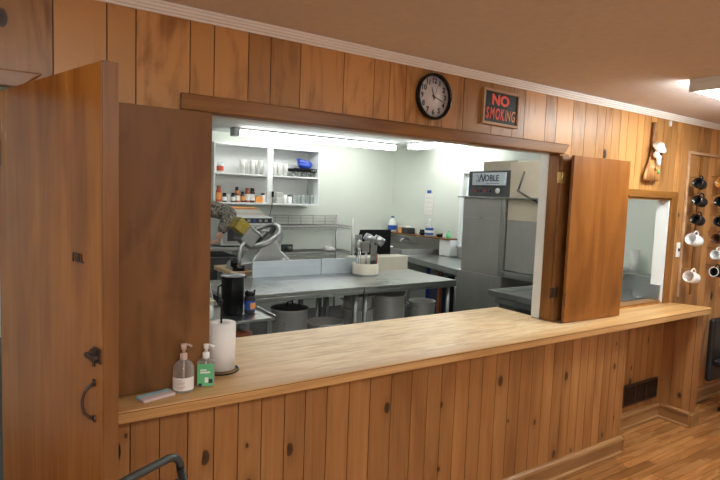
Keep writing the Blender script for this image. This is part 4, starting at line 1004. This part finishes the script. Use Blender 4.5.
MB().lathe([(0, 0), (.055, 0), (.06, .01), (.06, .12), (.045, .17), (.018, .20), (.018, .225)], 24).build('bottle', M['frost'], sp); MB().lathe([(.061, .02), (.061, .12)], 24, cap=False).build('label', M['bluel'], sp); MB().lathe([(.062, .05), (.062, .085)], 24, cap=False).build('label_stripe', M['wplas'], sp); MB().lathe([(.02, .2255), (.02, .245), (0, .245)], 12).build('cap', M['wplas'], sp)
tag(MB().ball((0, 0, .025), .04, (.8, 1.6, .62)).tube([(0, .02, .03), (0, -.06, .055)], .008).build('dark_sponge', M['blackm'], loc=(5.09, 5.68, LZ)), 'dark scrubbing pad on the ledge right of the cleaner bottle', 'scrubber')
gb = thing('green_bottle', 'small green dish soap bottle at the near end of the ledge', 'bottle', (5.09, 5.50, LZ))
MB().lathe([(0, 0), (.033, 0), (.036, .01), (.030, .07), (.012, .085)], 20).build('bottle', M['grn'], gb); MB().lathe([(.011, .0855), (.011, .105), (0, .105)], 12).build('cap', M['grn'], gb)
cal = thing('wall_calendar', 'white wall calendar with a blue tab on the right kitchen wall', 'calendar', (KX1-.001, 6.06, 1.44))
B(-.008, 0, -.09, .09, 0, .31).build('page', M['paper'], cal); B(-.014, -.002, -.04, .04, .311, .355).build('tab', M['bluel'], cal)
g = MB()
for r_ in range(4):
    for c_ in range(3): g.box(-.0095, -.0085, -.07+c_*.05, -.035+c_*.05, .04+r_*.065, .042+r_*.065).box(-.0095, -.0085, -.07+c_*.05, -.055+c_*.05, .055+r_*.065, .06+r_*.065)
g.build('print', M['galv'], cal)

rt = thing('side_table', 'steel work table along the right kitchen wall beside the dish machine', 'table', (4.20, 4.385, 0), 0)
MB().prism([(0, 0), (.79, 0), (.79, 1.355), (.30, 1.355)], 2, .868, .90).prism([(0.004, 0), (.02, 0), (.318, 1.35), (.302, 1.35)], 2, .83, .868).build('table_top', M['steel'], rt, bevel=.003)
for (a, b) in ((.06, .05), (.74, .05), (.34, 1.28), (.74, 1.28)): MB().tube([(a, b, 0), (a, b, .867)], .02).build('leg', M['galv'], rt)
# stuff beneath
tag(B(0, .30, 0, .30, 0, .74).build('storage_bin', M['blackm'], loc=(4.52, 4.55, 0), bevel=.01), 'tall black bin under the right steel table, nearest the dish machine', 'bin')
tag(B(0, .30, 0, .28, 0, .70).build('storage_bin', M['inkb'], loc=(4.60, 5.02, 0), bevel=.01), 'dark navy bin under the right steel table beside the rusty pole', 'bin')
tag(B(0, .04, 0, .04, 0, .78).build('rusty_post', M['rust'], loc=(4.46, 4.93, 0)), 'rust-coloured upright post under the right steel table', 'post')
tag(B(0, .03, 0, .05, 0, .80).build('blue_broom', M['blue'], loc=(4.70, 5.42, 0), bevel=.005), 'blue broom handle under the far end of the right table', 'handle')

# ------------------------------------------------------------------ dish machine
dm = thing('dish_machine', 'tall stainless commercial dish machine against the right kitchen wall', 'dishwasher', (4.20, 3.20, 0))
B(0, .72, .53, 1.17, .06, .905).build('lower_cabinet', M['steelz'], dm, bevel=.004)
B(0, .72, .585, 1.12, .906, 1.70).build('hood', M['steelz'], dm, bevel=.006)
B(-.003, -.0005, .59, 1.115, 1.488, 1.495).build('seam', M['steel'], dm)
B(.0, .05, .53, .578, .906, 1.70).build('post', M['steel'], dm, bevel=.004)
B(.30, .72, .0, .52, .06, .80).build('lower_cabinet', M['dsteel'], dm, bevel=.004)
B(.03, .70, .10, .525, .98, 1.49).build('door', M['steelz'], dm, bevel=.006)
B(.03, .05, .10, .525, 1.4905, 2.07).build('splash_panel', M['kraft'], dm, bevel=.003)
MB().tube([(.015, .33, 1.97), (.005, .38, 1.80), (.0, .39, 1.785), (-.005, .28, 1.735), (-.01, .10, 1.66), (-.01, .0, 1.56)], .009, 8).build('lift_handle', M['dsteel'], dm)
MB().box(.0, .04, .03, .085, .98, 1.75).build('door_track', M['dsteel'], dm, bevel=.003)
MB().box(-.03, .68, .035, 1.19, 1.7005, 1.718).build('top_tray', M['steel'], dm, bevel=.003)
MB().box(-.03, .28, .02, .525, .955, .975).box(-.03, -.01, .02, .525, .915, .954).build('rack_rail', M['steel'], dm, bevel=.003)
MB().box(.02, .38, .51, 1.08, 1.7185, 1.985).build('control_box', M['dsteel'], dm, bevel=.004)
MB().box(.22, .24, .60, 1.07, 1.9855, 2.10).build('splash_panel', M['kraft'], dm, bevel=.002)
for i in range(4): MB().lathe([(0, 0), (.013, 0), (.011, .012), (0, .013)], 12, frame_to((.019, .97-.07*i, 1.775), (-1, 0, 0))).build('knob', M['red'] if i % 2 == 0 else M['inkb'], dm)
MB().lathe([(0, 0), (.028, 0), (.028, .008), (0, .008)], 20, frame_to((.019, .66, 1.78), (-1, 0, 0))).build('gauge', M['wplas'], dm)
sn = B(-.008, .018, .55, 1.0, 1.835, 1.965).build('sign', M['splash'], dm, bevel=.002)
RX = (PI/2, 0, -PI/2)
text('sign_lettering', 'OBLE', .088, M['inkb'], sn, (-.010, .725, 1.905), RX, bold=.0012, xs=.95, depth=.0008)
text('sign_lettering', 'N', .115, M['inkb'], sn, (-.010, .868, 1.905), RX, bold=.001, shear=.35, xs=.9, depth=.0008)
MB().tube([(-.0095, .945-.0, 1.93), (-.0095, .93, 1.94), (-.0095, .915, 1.925), (-.0095, .905, 1.89), (-.0095, .92, 1.87), (-.0095, .94, 1.885), (-.0095, .935, 1.90)], .0022, 5).build('sign_swirl', M['inkb'], sn)
MB().box(-.0092, -.0082, .62, .80, 1.851, 1.855).build('sign_underline', M['inkb'], sn)

# dish table near the opening
dt = thing('dish_table', 'steel dish table with raised rim behind the right jamb', 'table', (3.50, 2.42, 0), 0)
MB().box(0, 1.46, 0, .82, .86, .875).box(-.02, .012, -.0, .82, .862, .912).box(.013, 1.46, .80, .82, .876, .912).box(.013, 1.46, 0, .02, .876, .912).build('table_top', M['steel'], dt, bevel=.004)
MB().box(1.461, 1.48, 0, .82, .80, 1.03).box(1.481, 1.66, 0, .82, 1.01, 1.03).build('backsplash', M['steel'], dt, bevel=.003)
MB().box(.04, 1.4, .05, .78, .80, .858).build('underframe', M['galv'], dt, bevel=.003)
for (a, b) in ((.06, .06), (1.36, .06), (.06, .74), (1.36, .74)): MB().tube([(a, b, 0), (a, b, .799)], .021).build('leg', M['galv'], dt)
MB().prism([(2.2, .945), (2.415, .945), (2.415, .985), (2.395, 1.03), (2.34, 1.062), (2.2, 1.062)], 0, 4.290, 4.300).build('splash_guard', M['steel'])
tag(bpy.data.objects['splash_guard'], 'steel splash guard with a rounded corner in the small pass-through window', 'splash guard')
ps = [(5.075, 3.10)]
for i in range(4):
    tag(MB().lathe([(0, 0), (.055, 0), (.095, .012), (.095, .016), (.05, .006), (0, .006)], 28, cap=False).build('plate', M['wcer'], loc=(5.06, 3.02, 1.0305+i*.0065)), ['lowest', 'second', 'third', 'topmost'][i]+' white plate of the stack seen through the small window', 'plate')
for i in range(5):
    o = MB().lathe([(0, 0), (.036, 0), (.047, .12), (.044, .12), (.034, .004), (0, .004)], 20, cap=False).build('plastic_cup', M['frost'], loc=(5.075, 2.865, 1.0305+i*.027))
    tag(o, ['lowest', 'second', 'third', 'fourth', 'topmost'][i]+' frosted plastic cup of the nested stack by the white trim', 'cup')
tag(MB().lathe([(0, 0), (.05, 0), (.06, .02), (.05, .04), (0, .045)], 20, Matrix.Diagonal((1.2, .8, 1, 1))).build('soap_dish', M['wplas'], loc=(4.62, 2.50, .8755)), 'small white dish on the dish table near the small window', 'dish')

# ------------------------------------------------------------------ person at the slicer
pr_ = thing('person', 'person in a camouflage jacket reaching over the meat slicer, mostly hidden', 'person', (1.33, 5.42, 0))
def skin(name, verts, edges, radii, mat, parent, sub=2, root=0):
    me = bpy.data.meshes.new(name); me.from_pydata([Vector(v) for v in verts], edges, []); me.materials.append(mat)
    o = bpy.data.objects.new(name, me); COL.objects.link(o); o.parent = parent
    o.modifiers.new('skin', 'SKIN')
    if not me.skin_vertices: bpy.data.meshes[me.name].attributes  # layer is created with the modifier
    sv = me.skin_vertices[0].data if me.skin_vertices else None
    if sv:
        for i, r in enumerate(radii):
            sv[i].radius = r if hasattr(r, '__len__') else (r, r); sv[i].use_root = (i == root)
    s2 = o.modifiers.new('sub', 'SUBSURF'); s2.levels = sub; s2.render_levels = sub
    for p in me.polygons: p.use_smooth = True
    return o
# continuous body (trunk, neck, head, legs, both arms)
V = [(0, 0, .96), (0, 0, 1.12), (.01, -.01, 1.30), (.02, -.02, 1.46), (.02, -.03, 1.55), (.02, -.06, 1.63), (.02, -.075, 1.72),
     (.11, 0, .92), (.12, -.03, .50), (.12, 0, .09), (.12, -.10, .04),
     (-.11, 0, .92), (-.12, -.02, .50), (-.12, .02, .09), (-.12, -.08, .04),
     (.17, -.02, 1.47), (.38, -.10, 1.50), (.56, -.22, 1.45), (.47, -.34, 1.36), (.385, -.42, 1.285),
     (-.17, -.02, 1.47), (-.24, -.06, 1.28), (-.26, -.16, 1.08), (-.14, -.36, 1.05)]
E_ = [(0,1),(1,2),(2,3),(3,4),(4,5),(5,6),(0,7),(7,8),(8,9),(9,10),(0,11),(11,12),(12,13),(13,14),(3,15),(15,16),(16,17),(17,18),(18,19),(3,20),(20,21),(21,22),(22,23)]
Rr = [(.15,.11),(.145,.10),(.16,.11),(.14,.10),.055,.078,.085, .095,.065,.045,.04,.095,.065,.045,.04, .085,.092,.086,.072,.040,.075,.06,.05,.032]
skin('body', V, E_, Rr, M['camo'], pr_, 2)
skin('trousers', [(0, 0, .98), (.11, 0, .90), (.12, -.03, .50), (.12, 0, .12), (-.11, 0, .90), (-.12, -.02, .50), (-.12, .02, .12)], [(0,1),(1,2),(2,3),(0,4),(4,5),(5,6)], [(.165,.125),.108,.078,.062,.108,.078,.062], M['inkb'], pr_, 2)
MB().tube([(.02, -.03, 1.53), (.02, -.055, 1.60), (.02, -.07, 1.65)], [.062, .060, .062], 14).build('neck', M['skinm'], pr_)
hc = Vector((.02, -.085, 1.70))
hd_ = MB().mat(M['skinm']).ball(tuple(hc), .108, (.80, .98, 1.12), 20)
hd_.ball(tuple(hc+Vector((0, -.108, -.012))), .017, (.8, 1, 1.4)).ball(tuple(hc+Vector((-.086, .01, -.01))), .028, (.4, .8, 1.2)).ball(tuple(hc+Vector((.086, .01, -.01))), .028, (.4, .8, 1.2)).ball(tuple(hc+Vector((0, -.095, -.062))), .02, (1.4, .5, .45))
hd_.mat(M['wplas']).ball(tuple(hc+Vector((-.032, -.094, .015))), .011).ball(tuple(hc+Vector((.032, -.094, .015))), .011)
hd_.build('face', None, pr_)
MB().ball(tuple(hc+Vector((0, .014, .03))), .114, (.84, 1.0, 1.02), 20).build('hair', M['brcer'], pr_)
# right hand reaching, five fingers
def hand_(root, pr, d, side, down):
    """palm at root pointing along d, side = direction thumb leaves, down = palm normal"""
    d = Vector(d).normalized(); side = Vector(side); side = (side-d*side.dot(d)).normalized(); dn = Vector(down); dn = (dn-d*dn.dot(d)-side*dn.dot(side)).normalized()
    r = Vector(root)
    V = [r, r+d*.035, r+d*.075]; E = [(0, 1), (1, 2)]; Rd = [(.026, .020), (.036, .017), (.038, .014)]
    skin('hand', V, E, Rd, M['skinm'], pr, 2)
    for i, (off, L) in enumerate(((.030, .070), (.010, .078), (-.011, .073), (-.030, .058))):
        b = r+d*.068+side*off; c = b+d*.55*L+dn*.010; e = c+d*.30*L+dn*.024; g = e+dn*.020-d*.004
        skin('finger', [b-d*.015, b+d*.008, c, e, g], [(0,1),(1,2),(2,3),(3,4)], [.0100,.0095,.0088,.0080,.0068], M['skinm'], pr, 1)
    t0 = r+d*.022+side*.022; skin('thumb', [t0, t0+side*.024+d*.018+dn*.006, t0+side*.034+d*.042+dn*.014, t0+side*.030+d*.062+dn*.020], [(0,1),(1,2),(2,3)], [.013,.0118,.0102,.0085], M['skinm'], pr, 1)
hand_((.385, -.42, 1.285), pr_, (-.30, -.35, -.75), (-.3, -.7, .3), (-.8, .3, .2))
hand_((-.14, -.36, 1.05), pr_, (.6, -.5, -.1), (.3, .3, .8), (0, 0, -1))
